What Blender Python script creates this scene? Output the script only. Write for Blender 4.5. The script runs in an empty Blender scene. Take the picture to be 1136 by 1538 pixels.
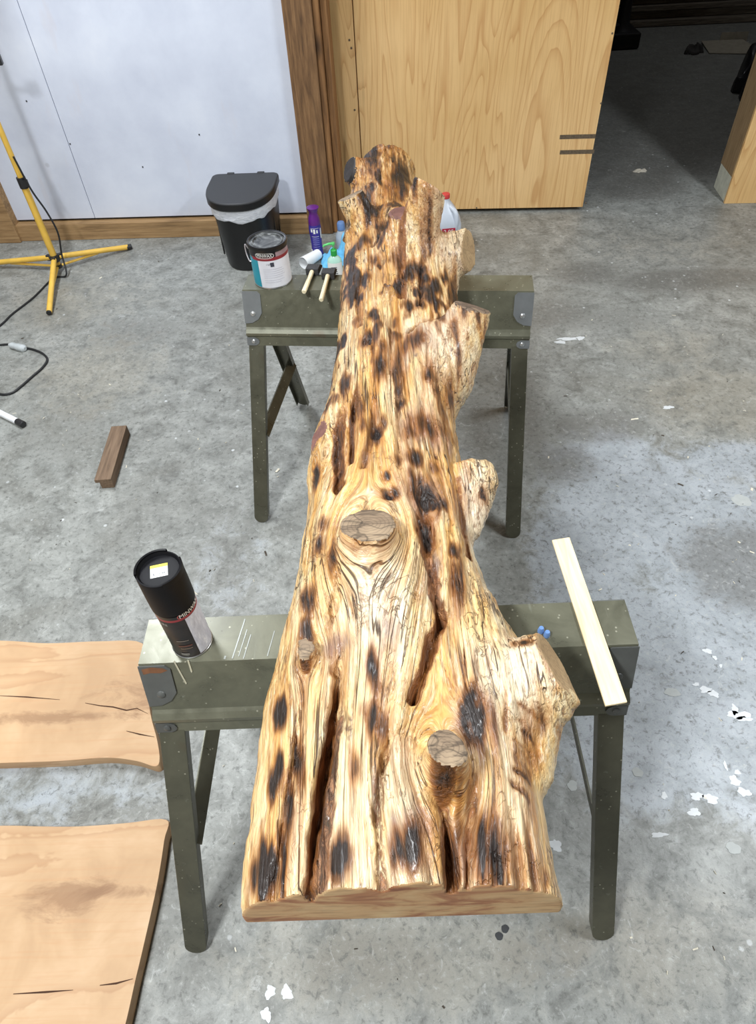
import bpy, bmesh, math, random
import numpy as np
from mathutils import Vector, Matrix
random.seed(7)
sc = bpy.context.scene
col = sc.collection
IW, IH = 1136, 1538

# ------------------------------------------------------------------ camera
CF, PITCH, ROLL, YAW = 999.8, 0.8329, -0.0647, -0.0280
CC = np.array([0.0163, -0.5955, 1.6322])
_fw = np.array([math.sin(YAW)*math.cos(PITCH), math.cos(YAW)*math.cos(PITCH), -math.sin(PITCH)])
_r0 = np.array([math.cos(YAW), -math.sin(YAW), 0.0]); _u0 = np.cross(_r0, _fw)
_r = math.cos(ROLL)*_r0 + math.sin(ROLL)*_u0; _u = -math.sin(ROLL)*_r0 + math.cos(ROLL)*_u0
cd = bpy.data.cameras.new('camera'); cam = bpy.data.objects.new('camera', cd); col.objects.link(cam)
cd.sensor_fit = 'HORIZONTAL'; cd.sensor_width = 36; cd.lens = CF*36/IW; cd.clip_start = .05; cd.clip_end = 60
mw = Matrix.Identity(4)
for i in range(3):
    mw[i][0] = _r[i]; mw[i][1] = _u[i]; mw[i][2] = -_fw[i]; mw[i][3] = CC[i]
cam.matrix_world = mw
sc.camera = cam

def at(px, py, z=0.0):
    """point of the place at height z that the photograph shows at a pixel"""
    d = _r*(px-IW/2) + _u*(IH/2-py) + _fw*CF
    return CC + d*((z-CC[2])/d[2])
def atY(px, py, Y):
    d = _r*(px-IW/2) + _u*(IH/2-py) + _fw*CF
    return CC + d*((Y-CC[1])/d[1])

# ------------------------------------------------------------------ world, lights, exposure
wd = bpy.data.worlds.new('world'); sc.world = wd; wd.use_nodes = True
wd.node_tree.nodes['Background'].inputs[0].default_value = (.75, .85, 1, 1)
wd.node_tree.nodes['Background'].inputs[1].default_value = .3
def area(name, loc, sx, sy, watts, colr, rotz=0, tilt=(0, 0)):
    l = bpy.data.lights.new(name, 'AREA'); l.shape = 'RECTANGLE'; l.size = sx; l.size_y = sy
    l.energy = watts; l.color = colr
    o = bpy.data.objects.new(name, l); col.objects.link(o); o.location = loc
    o.rotation_euler = (tilt[0], tilt[1], rotz)
    return o
area('ceiling_tube_light', (-1.05, -1.0, 2.95), .18, .6, 84, (.95, .98, 1.0), .5)
area('ceiling_tube_light', (-1.35, 1.75, 2.95), .25, 1.3, 60, (.92, .96, 1.0), 0)
area('ceiling_tube_light', (2.2, .55, 2.95), .25, 1.3, 76, (.90, .95, 1.0), 0)
area('store_room_fill', (2.9, 5.7, 3.1),   .3, .3, 8, (.95, .97, 1.0))  # added fill without a visible source, brightens the store room
sc.view_settings.view_transform = 'Standard'; sc.view_settings.look = 'None'
sc.view_settings.exposure = 0.40; sc.view_settings.gamma = 1; sc.view_settings.use_curve_mapping = False

# ------------------------------------------------------------------ materials
class NT:
    def __init__(s, name):
        s.m = bpy.data.materials.new(name); s.m.use_nodes = True; s.t = s.m.node_tree
        s.b = s.t.nodes['Principled BSDF']
    def n(s, typ, **kw):
        nd = s.t.nodes.new(typ)
        for k, v in kw.items():
            if k.startswith('i_'):
                s.put(nd.inputs[k[2:].replace('_', ' ')], v)
            else: setattr(nd, k, v)
        return nd
    def put(s, sock, v):
        if isinstance(v, bpy.types.NodeSocket): s.t.links.new(v, sock)
        else:
            if sock.type == 'RGBA' and len(v) == 3: v = (*v, 1)
            sock.default_value = v
    def coord(s, scale=(1, 1, 1), kind='Object', rot=(0, 0, 0)):
        c = s.n('ShaderNodeTexCoord').outputs[kind]
        mp = s.n('ShaderNodeMapping'); s.put(mp.inputs['Vector'], c)
        mp.inputs['Scale'].default_value = scale; mp.inputs['Rotation'].default_value = rot
        return mp.outputs[0]
    def mapv(s, vec, scale):
        mp = s.n('ShaderNodeMapping'); s.put(mp.inputs['Vector'], vec); mp.inputs['Scale'].default_value = scale
        return mp.outputs[0]
    def noise(s, vec, scale, detail=4, rough=.55, dist=0):
        nd = s.n('ShaderNodeTexNoise'); s.put(nd.inputs['Vector'], vec)
        nd.inputs['Scale'].default_value = scale; nd.inputs['Detail'].default_value = detail
        nd.inputs['Roughness'].default_value = rough; nd.inputs['Distortion'].default_value = dist
        return nd.outputs[0]
    def vor(s, vec, scale, feature='F1', out='Distance', rnd=1):
        nd = s.n('ShaderNodeTexVoronoi', feature=feature); s.put(nd.inputs['Vector'], vec)
        nd.inputs['Scale'].default_value = scale; nd.inputs['Randomness'].default_value = rnd
        return nd.outputs[out]
    def ramp(s, f, stops, interp='LINEAR'):
        nd = s.n('ShaderNodeValToRGB'); s.put(nd.inputs[0], f); cr = nd.color_ramp; cr.interpolation = interp
        while len(cr.elements) < len(stops): cr.elements.new(.5)
        for e, (p, c) in zip(cr.elements, stops):
            e.position = p; e.color = (*c, 1) if hasattr(c, '__len__') else (c, c, c, 1)
        return nd.outputs[0]
    def math(s, op, a, b=0.0, c=None, clamp=False):
        nd = s.n('ShaderNodeMath', operation=op, use_clamp=clamp); s.put(nd.inputs[0], a); s.put(nd.inputs[1], b)
        if c is not None: s.put(nd.inputs[2], c)
        return nd.outputs[0]
    def mix(s, f, a, b, blend='MIX'):
        nd = s.n('ShaderNodeMix', data_type='RGBA', blend_type=blend)
        s.put(nd.inputs[0], f); s.put(nd.inputs[6], a); s.put(nd.inputs[7], b)
        return nd.outputs[2]
    def attr(s, name):
        return s.n('ShaderNodeAttribute', attribute_name=name)
    def bump(s, h, strength=.3, dist=.01, prev=None):
        nd = s.n('ShaderNodeBump'); s.put(nd.inputs['Height'], h)
        nd.inputs['Strength'].default_value = strength; nd.inputs['Distance'].default_value = dist
        if prev is not None: s.put(nd.inputs['Normal'], prev)
        return nd.outputs[0]
    def done(s, colr=None, rough=None, metal=None, normal=None, coat=None, spec=None):
        if colr is not None: s.put(s.b.inputs['Base Color'], colr)
        if rough is not None: s.put(s.b.inputs['Roughness'], rough)
        if metal is not None: s.put(s.b.inputs['Metallic'], metal)
        if normal is not None: s.put(s.b.inputs['Normal'], normal)
        if coat is not None: s.put(s.b.inputs['Coat Weight'], coat); s.b.inputs['Coat Roughness'].default_value = .2
        if spec is not None: s.put(s.b.inputs['Specular IOR Level'], spec)
        return s.m
def srgb(r, g, b):
    f = lambda c: (c/255/12.92 if c/255 <= .04045 else ((c/255+.055)/1.055)**2.4)
    return (f(r), f(g), f(b))
MATS = {}
def plain(name, c, rough=.5, metal=0.0, var=.12, scale=30, bump=0, coat=None):
    """one colour with a little mottling"""
    if name in MATS: return MATS[name]
    t = NT(name); v = t.coord(); f = t.noise(v, scale, 3)
    a = tuple(x*(1-var) for x in c); b = tuple(min(1, x*(1+var)) for x in c)
    nrm = t.bump(f, bump, .004) if bump else None
    MATS[name] = t.done(t.mix(t.ramp(f, [(.3, 0.), (.7, 1.)]), a, b), rough, metal, nrm, coat)
    return MATS[name]
def timber(name, c_dark, c_mid, c_light, axis=2, scale=6, knots=True, rough=.75, stretch=.06):
    """sawn timber, grain running along one axis"""
    t = NT(name); sv = [1, 1, 1]; sv[axis] = stretch
    v = t.coord(tuple(sv)); w = t.noise(v, scale, 3, .5)
    fine = t.noise(v, scale*14, 5, .65); big = t.noise(t.coord(), 2.2, 3)
    band = t.math('FRACT', t.math('MULTIPLY_ADD', w, 9.0, big))
    c = t.ramp(fine, [(.25, c_dark), (.5, c_mid), (.75, c_light)])
    c = t.mix(t.ramp(band, [(0, .55), (.12, .12), (.9, .0), (1, .55)]), c, c_dark)
    if knots:
        k = t.vor(t.coord(tuple(.35*x if i == axis else x for i, x in enumerate((1, 1, 1)))), 5.5)
        c = t.mix(t.ramp(k, [(.06, .9), (.13, 0.)]), c, tuple(x*.35 for x in c_dark))
    return t.done(c, rough, 0, t.bump(fine, .25, .003))

# ------------------------------------------------------------------ mesh builder
class MB:
    def __init__(s): s.v = []; s.f = []; s.mi = []
    def add(s, vs, fs, m=0):
        o = len(s.v); s.v += [tuple(float(c) for c in p) for p in vs]
        s.f += [tuple(i+o for i in f) for f in fs]; s.mi += [m]*len(fs); return s
    def box(s, c, d, rz=0, R=None, m=0):
        R = R or Matrix.Rotation(rz, 3, 'Z'); c = Vector(c)
        vs = [c + R @ Vector((sx*d[0]/2, sy*d[1]/2, sz*d[2]/2)) for sx in (-1, 1) for sy in (-1, 1) for sz in (-1, 1)]
        return s.add(vs, [(0, 1, 3, 2), (4, 6, 7, 5), (0, 4, 5, 1), (2, 3, 7, 6), (0, 2, 6, 4), (1, 5, 7, 3)], m)
    def prism(s, poly, z0, z1, m=0):
        n = len(poly)
        vs = [(x, y, z0) for x, y in poly] + [(x, y, z1) for x, y in poly]
        return s.add(vs, [tuple(range(n-1, -1, -1)), tuple(range(n, 2*n))] + [(i, (i+1) % n, n+(i+1) % n, n+i) for i in range(n)], m)
    def loft(s, rings, cap=(True, True), m=0):
        n = len(rings[0]); vs = [p for r in rings for p in r]; fs = []
        for k in range(len(rings)-1):
            for i in range(n): fs.append((k*n+i, k*n+(i+1) % n, (k+1)*n+(i+1) % n, (k+1)*n+i))
        if cap[0]: fs.append(tuple(range(n-1, -1, -1)))
        if cap[1]: fs.append(tuple(range((len(rings)-1)*n, len(rings)*n)))
        return s.add(vs, fs, m)
    def lathe(s, prof, seg=32, c=(0, 0, 0), sx=1, sy=1, cap=(True, True), m=0, R=None):
        R = R or Matrix.Identity(3); c = Vector(c)
        return s.loft([[c + R @ Vector((r*sx*math.cos(2*math.pi*i/seg), r*sy*math.sin(2*math.pi*i/seg), z)) for i in range(seg)] for r, z in prof], cap, m)
    def arc(s, prof, a0, a1, seg=24, c=(0, 0, 0), m=0):
        """open band round a vertical axis between two angles, profile of (r,z)"""
        vs = []; fs = []; n = len(prof)
        for i in range(seg+1):
            a = a0+(a1-a0)*i/seg
            vs += [(c[0]+r*math.cos(a), c[1]+r*math.sin(a), c[2]+z) for r, z in prof]
        for i in range(seg):
            for k in range(n-1): fs.append((i*n+k, (i+1)*n+k, (i+1)*n+k+1, i*n+k+1))
        return s.add(vs, fs, m)
    def tube(s, pts, r, seg=10, cap=True, m=0):
        P = [Vector(p) for p in pts]; rr = r if hasattr(r, '__len__') else [r]*len(P); rings = []
        up = None
        for i, p in enumerate(P):
            d = (P[min(i+1, len(P)-1)]-P[max(i-1, 0)]).normalized()
            if up is None: up = d.orthogonal().normalized()
            up = (up - d*up.dot(d)).normalized(); sd = d.cross(up)
            rings.append([p+(up*math.cos(2*math.pi*k/seg)+sd*math.sin(2*math.pi*k/seg))*rr[i] for k in range(seg)])
        return s.loft(rings, (cap, cap), m)
    def build(s, name, mat, parent=None, smooth=False, loc=None, bevel=0, angle=.6):
        me = bpy.data.meshes.new(name); me.from_pydata(s.v, [], s.f); me.update()
        mats = mat if isinstance(mat, (list, tuple)) else [mat]
        for q in mats: me.materials.append(q)
        bm = bmesh.new(); bm.from_mesh(me)
        bm.faces.ensure_lookup_table()
        for fc, k in zip(bm.faces, s.mi): fc.material_index = k
        bmesh.ops.recalc_face_normals(bm, faces=bm.faces)
        if smooth:
            for fc in bm.faces: fc.smooth = True
            for e in bm.edges:
                if len(e.link_faces) == 2 and e.calc_face_angle(0) > angle: e.smooth = False
        bm.to_mesh(me); bm.free()
        o = bpy.data.objects.new(name, me); col.objects.link(o)
        if parent is not None: o.parent = parent
        if loc is not None: o.location = loc
        if bevel:
            md = o.modifiers.new('bevel', 'BEVEL'); md.width = bevel; md.segments = 2; md.limit_method = 'ANGLE'; md.angle_limit = .7
        return o
def tag(o, label=None, cat=None, group=None, kind=None):
    if label: o['label'] = label
    if cat: o['category'] = cat
    if group: o['group'] = group
    if kind: o['kind'] = kind
    return o
def thing(name, label, cat, loc=(0, 0, 0), rz=0, group=None, R=None):
    o = bpy.data.objects.new(name, None); col.objects.link(o); o.empty_display_size = .05
    o.location = loc; o.rotation_euler = R if R else (0, 0, rz)
    return tag(o, label, cat, group)
def text_mesh(s, body, size, place, extrude=0.0):
    """outline letters as triangles; place maps (x,y) of the text plane to a 3-D point"""
    cu = bpy.data.curves.new('lettering', 'FONT'); cu.body = body; cu.size = size; cu.align_x = 'CENTER'; cu.align_y = 'CENTER'
    cu.resolution_u = 3
    ob = bpy.data.objects.new('lettering', cu); col.objects.link(ob)
    dg = bpy.context.evaluated_depsgraph_get(); me = bpy.data.meshes.new_from_object(ob.evaluated_get(dg))
    vs = [place(v.co.x, v.co.y) for v in me.vertices]; fs = [tuple(p.vertices) for p in me.polygons]
    bpy.data.objects.remove(ob); bpy.data.curves.remove(cu); bpy.data.meshes.remove(me)
    return s.add(vs, fs)
def spline(pts, n=12):
    """Catmull-Rom through the points"""
    P = [np.array(p, float) for p in pts]; P = [2*P[0]-P[1]] + P + [2*P[-1]-P[-2]]; out = []
    for i in range(1, len(P)-2):
        for k in range(n):
            t = k/n; a, b, c, d = P[i-1:i+3]
            out.append(.5*((2*b)+(-a+c)*t+(2*a-5*b+4*c-d)*t*t+(-a+3*b-3*c+d)*t**3))
    out.append(P[-2]); return out
# ------------------------------------------------------------------ the room
def smooth_noise(x, y, seed):
    rs = np.random.RandomState(seed); T = rs.rand(256, 256).astype(np.float32)
    xi = np.floor(x).astype(int); yi = np.floor(y).astype(int); fx = x-xi; fy = y-yi
    fx = fx*fx*(3-2*fx); fy = fy*fy*(3-2*fy); g = lambda a, b: T[a & 255, b & 255]
    return (g(xi, yi)*(1-fx)+g(xi+1, yi)*fx)*(1-fy) + (g(xi, yi+1)*(1-fx)+g(xi+1, yi+1)*fx)*fy
def fbm(x, y, seed, oct=4):
    s = 0; a = .5; t = 0
    for k in range(oct):
        s = s+a*smooth_noise(x*2**k+13.7*k, y*2**k+7.1*k, seed+k); t += a; a *= .55
    return s/t

# concrete floor
def floor_material():
    t = NT('concrete'); v = t.coord()
    big = t.noise(v, 2.4, 6, .65, .6); mid = t.noise(v, 11, 8, .72, .5); fine = t.noise(v, 55, 6, .75, .4); vf = t.noise(v, 240, 3, .7)
    c = t.ramp(mid, [(.32, srgb(104, 105, 101)), (.45, srgb(130, 132, 128)), (.56, srgb(146, 148, 144)), (.70, srgb(166, 168, 164))])
    c = t.mix(t.ramp(big, [(.32, .6), (.52, 0.)]), c, srgb(112, 111, 104))
    st = t.n('ShaderNodeSeparateColor'); t.put(st.inputs[0], t.attr('stain').outputs['Color'])
    wob = t.math('MULTIPLY', t.math('SUBTRACT', mid, .5), 1.9)
    k = lambda ch, lo, hi: t.ramp(t.math('ADD', st.outputs[ch], wob), [(lo, 0.), (hi, 1.)])
    c = t.mix(t.math('MULTIPLY', k(0, .30, .72), .80), c, t.ramp(mid, [(.35, srgb(146, 153, 158)), (.6, srgb(164, 171, 178))]))
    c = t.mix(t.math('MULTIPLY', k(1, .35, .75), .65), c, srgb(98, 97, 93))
    c = t.mix(t.math('MULTIPLY', k(2, .35, .75), .32), c, srgb(142, 134, 116))
    c = t.mix(t.ramp(fine, [(.36, .7), (.47, 0.)]), c, srgb(84, 85, 81))
    c = t.mix(t.ramp(fine, [(.56, 0.), (.68, .5)]), c, srgb(176, 178, 174))
    c = t.mix(t.ramp(vf, [(.3, .4), (.42, 0.)]), c, srgb(80, 80, 78))
    pt = t.noise(v, 24, 5, .75, 1.2)
    c = t.mix(t.ramp(pt, [(.60, 0.), (.70, .5)]), c, srgb(186, 188, 186))
    # pale specks of plaster and paint, thicker towards the near right
    sv = t.n('ShaderNodeTexVoronoi'); t.put(sv.inputs['Vector'], v); sv.inputs['Scale'].default_value = 26
    hasit = t.ramp(sv.outputs['Color'], [(.74, 0.), (.76, 1.)])
    sp = t.math('MULTIPLY', t.ramp(t.math('ADD', sv.outputs['Distance'], t.math('MULTIPLY', t.math('SUBTRACT', fine, .5), .35)), [(.10, 1.), (.17, 0.)]), hasit)
    gate = t.ramp(t.noise(v, 2.1, 3), [(.45, 0.), (.6, .8)])
    c = t.mix(t.math('MULTIPLY', sp, gate), c, srgb(214, 218, 220))
    dv = t.vor(t.coord(rot=(0, 0, .7)), 17)
    c = t.mix(t.ramp(dv, [(.03, .55), (.06, 0.)]), c, srgb(60, 58, 54))
    h = t.math('ADD', mid, t.math('MULTIPLY', fine, .5))
    ro = t.ramp(mid, [(.3, .5), (.7, .36)])
    return t.done(c, ro, 0, t.bump(h, .25, .004), spec=.45)
def make_floor():
    xs = np.concatenate([[-2.6], np.arange(-2.3, 2.7, .022), np.linspace(2.7, 4.4, 30)])
    ys = np.concatenate([[-3.3], np.linspace(-3, -.75, 20), np.arange(-.7, 3.7, .022), np.linspace(3.72, 7.4, 50)])
    X, Y = np.meshgrid(xs, ys, indexing='ij'); nx, ny = X.shape
    me = bpy.data.meshes.new('floor'); I = np.arange(nx*ny).reshape(nx, ny)
    V = np.stack([X, Y, 0*X], -1).reshape(-1, 3)
    F = np.stack([I[:-1, :-1], I[1:, :-1], I[1:, 1:], I[:-1, 1:]], -1).reshape(-1, 4)
    me.vertices.add(len(V)); me.vertices.foreach_set('co', V.ravel())
    me.loops.add(F.size); me.polygons.add(len(F)); me.loops.foreach_set('vertex_index', F.ravel())
    me.polygons.foreach_set('loop_start', np.arange(0, F.size, 4)); me.polygons.foreach_set('loop_total', np.full(len(F), 4)); me.update()
    A = np.zeros((nx, ny, 4), np.float32)
    def blot(ch, px, py, rx, ry, amp=1, rot=0):
        c = at(px, py); dx = X-c[0]; dy = Y-c[1]; ca, sa = math.cos(rot), math.sin(rot)
        q = ((dx*ca+dy*sa)/rx)**2+((-dx*sa+dy*ca)/ry)**2
        A[..., ch] = np.maximum(A[..., ch], amp*np.exp(-q**1.5))
    # pale trowelled patch right of the log
    for a in [(950, 760, .30, .40), (1060, 820, .36, .40), (930, 690, .16, .16), (1040, 960, .40, .22), (1090, 690, .2, .1), (880, 850, .18, .3), (1000, 1110, .30, .2), (1110, 1090, .25, .25)]: blot(0, *a)
    for a in [(50, 1190, .3, .12, .5), (170, 1180, .2, .1, .45), (640, 720, .3, .3, .3), (340, 860, .2, .3, .3)]: blot(0, *a)
    # darker damp or worn areas
    for a in [(1120, 850, .22, .20), (900, 640, .22, .12, .85), (850, 700, .14, .12, .8), (1040, 420, .45, .12, .9), (880, 410, .2, .13, .8), (830, 470, .25, .16, .7), (960, 280, .3, .22, 1), (780, 600, .10, .5, .7), (700, 640, .25, .25, .6), (930, 480, .22, .14, .5), (200, 500, .3, .2, .55), (100, 640, .3, .3, .4), (560, 1450, .2, .08, .65), (820, 1440, .15, .08, .6)]: blot(1, *a)
    for a in [(1080, 600, .35, .25, .8), (1000, 520, .3, .2, .6), (150, 560, .35, .35, .7), (120, 450, .5, .3, .6), (1000, 370, .5, .25, .5), (600, 1440, .5, .12, .8), (1000, 1420, .3, .15, .7)]: blot(2, *a)
    # the store room floor beyond the partition is coloured darker
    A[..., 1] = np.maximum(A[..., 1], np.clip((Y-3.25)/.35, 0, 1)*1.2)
    ca = me.color_attributes.new('stain', 'FLOAT_COLOR', 'POINT'); ca.data.foreach_set('color', A.reshape(-1, 4).ravel())
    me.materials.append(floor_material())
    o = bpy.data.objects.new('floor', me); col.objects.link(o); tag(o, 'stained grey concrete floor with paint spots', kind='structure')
    return o
floor = make_floor()
# dried paint spots on the concrete, each an irregular film
spot_m = plain('dried_white_paint', srgb(204, 208, 210), .5, 0, .06, 60)
nut_m = plain('dark_nut', srgb(38, 40, 42), .5, 0, .2, 60)
pale_m = plain('grey_filler', srgb(168, 172, 170), .6, 0, .06, 50)
def splat(px, py, r, ry=None, m=None, lobes=.35, rot=0, n=22):
    c = at(px, py); mb = MB(); poly = []; ry = ry or r
    ph = [random.uniform(0, 6.28) for _ in range(4)]
    for i in range(n):
        a = 2*math.pi*i/n; k = 1+lobes*(.5*math.sin(2*a+ph[0])+.4*math.sin(3*a+ph[1])+.4*math.sin(5*a+ph[2])+.25*math.sin(8*a+ph[3]))
        x = r*k*math.cos(a); y = ry*k*math.sin(a)
        poly.append((x*math.cos(rot)-y*math.sin(rot), x*math.sin(rot)+y*math.cos(rot)))
    mb.prism(poly, .0001, .0009); return mb.build('paint_spot', m or spot_m, floor, loc=(c[0], c[1], 0))
for a in [(1110, 1074, .026, .012), (1118, 1080, .02, .006), (1104, 1066, .008, .014), (1063, 978, .011, .008), (1074, 988, .006, .006), (1083, 1000, .004, .005), (1047, 1196, .013, .010), (1043, 1220, .012, .010), (1068, 1200, .016, .011),
          (1104, 1173, .013, .011), (1118, 1190, .014, .010), (1108, 1160, .006, .007), (1060, 1036, .017, .008), (1072, 1042, .012, .01), (1046, 1028, .008, .005), (406, 1490, .011, .010), (431, 1491, .012, .011), (400, 1524, .010, .011),
          (853, 509, .045, .010), (842, 514, .02, .012), (872, 508, .014, .016), (1004, 612, .018, .010), (998, 1195, .006, .009), (1090, 1150, .004, .01), (835, 1270, .012, .014), (990, 1254, .016, .006)]:
    splat(*a)
for a in [(1102, 1274, .016, .012), (1114, 752, .028, .028), (1010, 1040, .02, .012), (860, 1180, .012, .012), (958, 1160, .012, .012)]: splat(*a, m=pale_m, lobes=.15)
for a in [(759, 1395, .008, .008), (750, 1406, .008, .008)]: splat(*a, m=nut_m, lobes=.1)  # dark nuts on the concrete, drawn as flat spots

# white panelled wall, post and plywood partition (the partition line leans a little off square)
WA = Vector((-1.93, 3.022, 0)); WB = Vector((-.354, 2.930, 0)); wdir = (WB-WA).normalized(); wnor = Vector((wdir.y, -wdir.x, 0))
wrz = math.atan2(wdir.y, wdir.x)
def wall_s(px, py, off=0.0):
    """distance along the white wall and height of the wall point seen at a pixel"""
    d = _r*(px-IW/2) + _u*(IH/2-py) + _fw*CF; d = Vector(d); o = Vector(CC); p0 = WA+wnor*off
    t = (p0-o).dot(wnor)/d.dot(wnor); p = o+d*t; return (p-p0).dot(wdir), p.z
def white_paint():
    t = NT('white_wall_paint'); v = t.coord(); f = t.noise(v, 3.0, 5, .6); g = t.noise(t.coord((1, 1, .25)), 9, 5, .6)
    c = t.ramp(f, [(.3, srgb(196, 202, 218)), (.6, srgb(212, 218, 232)), (.8, srgb(222, 227, 238))])
    c = t.mix(t.ramp(g, [(.62, 0.), (.8, .4)]), c, srgb(206, 196, 198))
    sm = t.vor(v, 2.3); c = t.mix(t.ramp(sm, [(.02, .35), (.035, 0.)]), c, srgb(150, 150, 155))
    return t.done(c, .55, 0, t.bump(t.noise(v, 90, 3), .08, .002))
wp = white_paint()
root = thing('wall_back', None, None, WA, wrz); root['kind'] = 'structure'; root['label'] = 'white painted panel wall above a timber sill'
gap_m = plain('dark_gap', (.03, .03, .03), .9)
seams = [-.03, wall_s(133, 315)[0], 1.575]
for a, b in zip(seams[:-1], seams[1:]):
    mb = MB(); mb.box(((a+b)/2, .045, 1.62), (b-a-.0028, .012, 3.04)); mb.build('panel', wp, root, bevel=.0012)
MB().box((.77, .07, 1.6), (1.62, .03, 3.1)).build('backing', gap_m, root)
for px, py in [(97, 225), (294, 211), (30, 160), (208, 260)]:
    s_, z_ = wall_s(px, py, .04); MB().lathe([(.004, 0), (.0035, .0015), (.001, .002)], 8, R=Matrix.Rotation(math.pi/2, 3, 'X'), c=(s_, .0385, z_)).build('screw_head', gap_m, root)
sill_m = timber('yellow_pine', srgb(112, 86, 56), srgb(158, 126, 86), srgb(180, 148, 106), 0, 5)
mb = MB(); mb.box((.79, .042, .044), (1.64, .084, .088)); o = mb.build('baseboard_back', sill_m, None, loc=WA, bevel=.003); o.rotation_euler = (0, 0, wrz); tag(o, 'pine sill plate along the foot of the white wall', kind='structure')
post_m = timber('old_brown_timber', srgb(78, 54, 32), srgb(120, 88, 56), srgb(150, 114, 76), 2, 5, stretch=.10)
strip_m = timber('mid_brown_timber', srgb(92, 62, 34), srgb(140, 100, 60), srgb(168, 126, 80), 2, 9, stretch=.04)
def wall_post(name, s0, s1, front, back, mat, label):
    mb = MB(); mb.box(((s0+s1)/2, (front+back)/2, 1.6), (s1-s0, back-front, 3.2)); o = mb.build(name, mat, None, loc=WA, bevel=.004)
    o.rotation_euler = (0, 0, wrz); tag(o, label, kind='structure')
wall_post('trim_1', 1.578, 1.707, -.004, .16, post_m, 'rough dark brown timber post at the edge of the white wall')
wall_post('trim_2', 1.707, 1.735, .012, .16, strip_m, 'narrow brown board fixed to the side of the post')
wall_post('trim_3', 1.736, 1.768, .045, .16, strip_m, 'second narrow board between the post and the plywood')
wall_post('trim_4', -.30, -.02, -.02, .10, sill_m, 'pale timber corner stud left of the white wall')
mb = MB(); mb.box((-.36, -.55, .07), (.30, 1.16, .14)); o = mb.build('trim_5', post_m, None, loc=WA, bevel=.004); o.rotation_euler = (0, 0, wrz); tag(o, 'dark timber sill along the left wall', kind='structure')

def plywood(name, axis_u=0, seed=0.0):
    """rotary-cut softwood ply: broad wavering cathedral figure running up the sheet"""
    t = NT(name); sc_ = [2.6, 2.6, .30]; v = t.coord(tuple(sc_))
    w = t.noise(v, 1.1, 2, .4, 1.6); w2 = t.noise(v, 3.0, 3, .5, .5)
    ph = t.math('FRACT', t.math('MULTIPLY', t.math('ADD', w, t.math('MULTIPLY', w2, .12)), 15.0))
    line = t.ramp(ph, [(0, 0.), (.66, .05), (.88, .6), (.96, 1.), (1, 0.)])
    fine = t.noise(t.coord((1, 1, .03)), 120, 4, .7)
    big = t.noise(t.coord(), 1.6, 3)
    c = t.ramp(big, [(.3, srgb(216, 176, 116)), (.7, srgb(232, 194, 138))])
    c = t.mix(t.math('MULTIPLY', line, .5), c, srgb(178, 120, 62))
    c = t.mix(t.ramp(fine, [(.3, .35), (.55, 0.)]), c, srgb(176, 128, 74))
    k = t.vor(t.coord((1, 1, .7)), 2.6); c = t.mix(t.ramp(k, [(.012, .9), (.03, 0.)]), c, srgb(96, 60, 32))
    c = t.mix(t.ramp(t.noise(t.coord((9, 9, .6)), 1.5, 3), [(.70, 0.), (.78, .5)]), c, srgb(120, 92, 58))
    return t.done(c, .5, 0, t.bump(fine, .1, .002))
ply_m = plywood('fir_plywood'); edge_m = timber('ply_edge', srgb(190, 150, 100), srgb(214, 178, 128), srgb(228, 200, 152), 2, 8, False)
PA = at(695, 317); PB = at(877, 313.7); PA = Vector((PA[0], PA[1]-.02, 0)); PB = Vector((PB[0]-.012, PB[1]-.02, 0)); pdir = (PB-PA).normalized(); prz = math.atan2(pdir.y, pdir.x)
P0 = PB - pdir*1.40
root = thing('wall_plywood', None, None, P0, prz); root['kind'] = 'structure'; root['label'] = 'plywood clad partition behind the log'
MB().box((.10, .009, 1.61), (.21, .018, 3.18)).build('panel', ply_m, root, bevel=.0015)
MB().box((.2085+.5955, .007, 1.61), (1.188, .018, 3.18)).build('panel', ply_m, root, bevel=.0015)
MB().box((.70, .066, 1.62), (1.39, .094, 3.16)).build('frame', edge_m, root)
mk = plain('black_marker', srgb(96, 82, 64), .7, 0, .3, 120)
def ply_xy(px, py):
    d = Vector(_r*(px-IW/2) + _u*(IH/2-py) + _fw*CF); o = Vector(CC); n = Vector((pdir.y, -pdir.x, 0))
    t = (P0-o).dot(n)/d.dot(n); p = o+d*t; return (p-P0).dot(pdir), p.z
for (x0, y0), (x1, y1) in [((841, 206), (895, 204)), ((841, 230), (893, 226))]:
    a, z0 = ply_xy(x0, y0); b, z1 = ply_xy(x1, y1)
    MB().box(((a+b)/2, -.0022, (z0+z1)/2), (b-a, .0006, .020)).build('marker_stroke', mk, root)
for px, py in [(525, 60), (528, 72), (533, 165), (880, 305), (716, 312), (920, 50), (903, 155)]:
    a, z = ply_xy(px, py); MB().lathe([(.005, 0), (.004, .001), (.0, .0013)], 8, R=Matrix.Rotation(math.pi/2, 3, 'X'), c=(a, -.0018, z)).build('nail_head', mk, root)

# right-hand partition end
RA = at(1088, 306)
rp_m = plywood('fir_plywood_right'); end_m = timber('grey_tan_stud', srgb(110, 88, 60), srgb(150, 124, 90), srgb(170, 146, 112), 2, 9, False)
root = thing('wall_right_partition', None, None, (RA[0], RA[1], 0), prz); root['kind'] = 'structure'; root['label'] = 'plywood faced end of the partition right of the doorway'
MB().box((1.21, .009, 1.6), (2.42, .018, 3.2)).build('panel', rp_m, root, bevel=.0015)
MB().box((.012, .018+.10, 1.66), (.024, .20, 3.06)).build('end_board', end_m, root, bevel=.002)
MB().box((.014, .018+.10, .065), (.022, .20, .128)).build('end_block', plain('pale_grey_board', srgb(196, 196, 180), .6), root, bevel=.002)
MB().box((1.22, .118, 1.6), (2.38, .19, 3.18)).build('frame', edge_m, root)
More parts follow.
